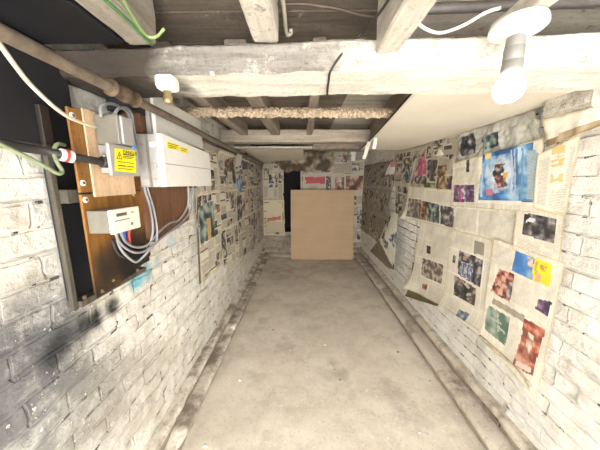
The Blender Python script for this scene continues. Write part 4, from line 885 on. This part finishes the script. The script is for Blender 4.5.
# end wall
back = [
 ('newspaper high in the left corner of the end wall', [(263, 165), (284, 163), (283, 203), (263, 203)], 0.012, 401, []),
 ('yellowed newspaper with a rusty red blot, low on the left of the end wall', [(263, 200), (284, 200), (285, 235), (264, 235)], 0.018, 402, [([(266, 203), (282, 203), (283, 232), (266, 232)], 'blank'), ([(267, 218), (281, 216), (281, 219.5), (267, 221.5)], 'flat', (0.34, 0.11, 0.06)), ([(266, 222), (283, 222), (283, 232), (266, 232)], 'text')]),
 ('newspaper with a red panel just above the cardboard', [(301, 170), (333, 166), (333, 196), (301, 196)], 0.022, 403, [([(303, 174), (333, 172), (333, 196), (303, 196)], 'blank'), ([(305, 177), (325, 177), (325, 183.5), (306, 183.5)], 'flat', (0.38, 0.06, 0.07)), ([(309, 185), (317, 185), (317, 195), (309, 195)], 'text'), ([(326, 176), (331, 176), (331, 195), (326, 195)], 'photo', GRY)]),
 ('newspaper with two dark red photos above the right of the cardboard', [(332, 161), (364, 160), (364, 196), (332, 196)], 0.018, 404, [([(333, 174), (364, 174), (364, 196), (333, 196)], 'blank'), ([(335, 177), (344, 176.5), (344, 190), (335, 190)], 'photo', ((0.08, 0.03, 0.03), (0.30, 0.15, 0.14), (0.5, 0.4, 0.36)), 10), ([(345.5, 176), (363, 175.5), (363, 190), (345.5, 190)], 'photo', ((0.06, 0.03, 0.025), (0.26, 0.12, 0.09), (0.46, 0.36, 0.26)), 9)]),
 ('pale newspaper with a green stripe at the top of the end wall', [(333, 150.5), (356, 150), (355, 162), (333, 162)], 0.03, 405, [([(343, 151), (349, 151), (349, 160), (343, 160)], 'photo', BRN, 10), ([(349, 151), (350.5, 151), (350.5, 161), (349, 161)], 'flat', (0.10, 0.30, 0.22)), ([(351, 150), (356, 150), (355, 161), (351, 161)], 'flat', (0.72, 0.70, 0.66))]),
 ('narrow newspaper strip down the right corner of the end wall', [(350, 190), (364, 190), (364, 242), (350, 242)], 0.014, 406, []),
 ('crumpled brown newspaper along the top of the end wall', [(266, 152), (334, 150), (334, 170), (284, 172)], 0.05, 407, [([(260, 148), (340, 146), (340, 174), (260, 176)], 'photo', ((0.05, 0.035, 0.02), (0.20, 0.15, 0.10), (0.42, 0.36, 0.27)), 7)]),
]
for lb_, cs, d, sd, pr in back:
    br = sd == 407
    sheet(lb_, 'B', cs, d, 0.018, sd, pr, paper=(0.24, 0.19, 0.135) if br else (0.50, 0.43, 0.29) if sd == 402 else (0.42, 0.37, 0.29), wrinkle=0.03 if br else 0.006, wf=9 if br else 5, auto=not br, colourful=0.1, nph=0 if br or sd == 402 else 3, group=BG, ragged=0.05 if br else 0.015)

# ------------------------------------------------------------ wall timber, cardboard, rubble
wtm = obj('wall_timber', bar((1.045, 0.925, 1.708), (1.045, 1.10, 1.708), 0.085, 0.112, 30, 0.008, 0.008, 41), M['joist_paint'])
tag(wtm, 'white timber block at the top of the right wall, just beyond the lamp', 'timber')
W, H, T = 1.113, 1.245, 0.02
bm = bmesh.new()
box(bm, (-W / 2, -T / 2, 0), (W / 2, T / 2, H), 0.002, 0, 1)
bmesh.ops.recalc_face_normals(bm, faces=bm.faces)
for z in (0.62, 0.845):
    bmesh.ops.bisect_plane(bm, geom=bm.verts[:] + bm.edges[:] + bm.faces[:], plane_co=(0, 0, z), plane_no=(0, 0, 1))
    for v in bm.verts:
        if abs(v.co.z - z) < 1e-4: v.co.y += 0.003
cb = obj('cardboard_sheet', bm, M['cardboard'])
cb.location = (0.342, 4.245, 0.005); cb.rotation_euler = (-math.atan2(0.085, H), 0, 0)
tag(cb, 'large square brown cardboard sheet leaning on the end wall', 'cardboard')
def lump(name, x, y, z, r, mat, seed):
    bm = bmesh.new(); bmesh.ops.create_icosphere(bm, subdivisions=2, radius=r)
    for v in bm.verts: v.co = Vector((v.co.x, v.co.y * 0.8, v.co.z * 0.55)) * (1 + 0.5 * noise.noise(v.co * (1.2 / r) + Vector((seed, 0, 0))))
    o = obj(name, bm, mat); o.location = (x, y, z); return o
def floor_z(x, y): return 0.006 * noise.noise(Vector((x * 3, y * 3, 0))) + 0.003 * noise.noise(Vector((x * 11, y * 11, 3))) - 0.004
R = random.Random(9)
for k, (px, py) in enumerate(((340, 380), (320, 292), (316, 288), (335, 370), (331, 366), (325, 345), (398, 352), (380, 300), (390, 310), (262, 300), (300, 320), (290, 350), (273, 330), (420, 432), (240, 380), (430, 380))):
    p = onZ(px, py, 0)
    tag(lump('plaster_crumb', p.x, p.y, floor_z(p.x, p.y) + 0.003, R.uniform(0.005, 0.012), M['chip' if k % 3 else 'stone'], k), 'small crumb of rubble lying on the concrete floor', 'rubble', 'crumbs on the floor')
p = onZ(205, 446, 0)
tag(lump('plaster_chip', p.x, p.y, floor_z(p.x, p.y) + 0.004, 0.012, M['paper_white'], 77), 'bright white chip on the floor at the near left, beside the ledge', 'rubble')

# ------------------------------------------------------------ camera, light
cam = bpy.data.cameras.new('camera'); cam.sensor_width = 36; cam.lens = F / 600 * 36; cam.clip_start = 0.02
co_ = bpy.data.objects.new('camera', cam); C.objects.link(co_); co_.location = (0, 0, EYE)
co_.rotation_euler = (PI / 2 - PITCH, 0, YAW); scene.camera = co_
# fill light added from the world, entering at the open end behind the viewer
w = bpy.data.worlds.new('world_fill'); scene.world = w; w.use_nodes = True
w.node_tree.nodes['Background'].inputs['Color'].default_value = (1.0, 0.985, 0.96, 1); w.node_tree.nodes['Background'].inputs['Strength'].default_value = 8.0
vs = scene.view_settings; vs.view_transform = 'Standard'; vs.look = 'None'; vs.gamma = 1; vs.exposure = 1.1; vs.use_curve_mapping = False
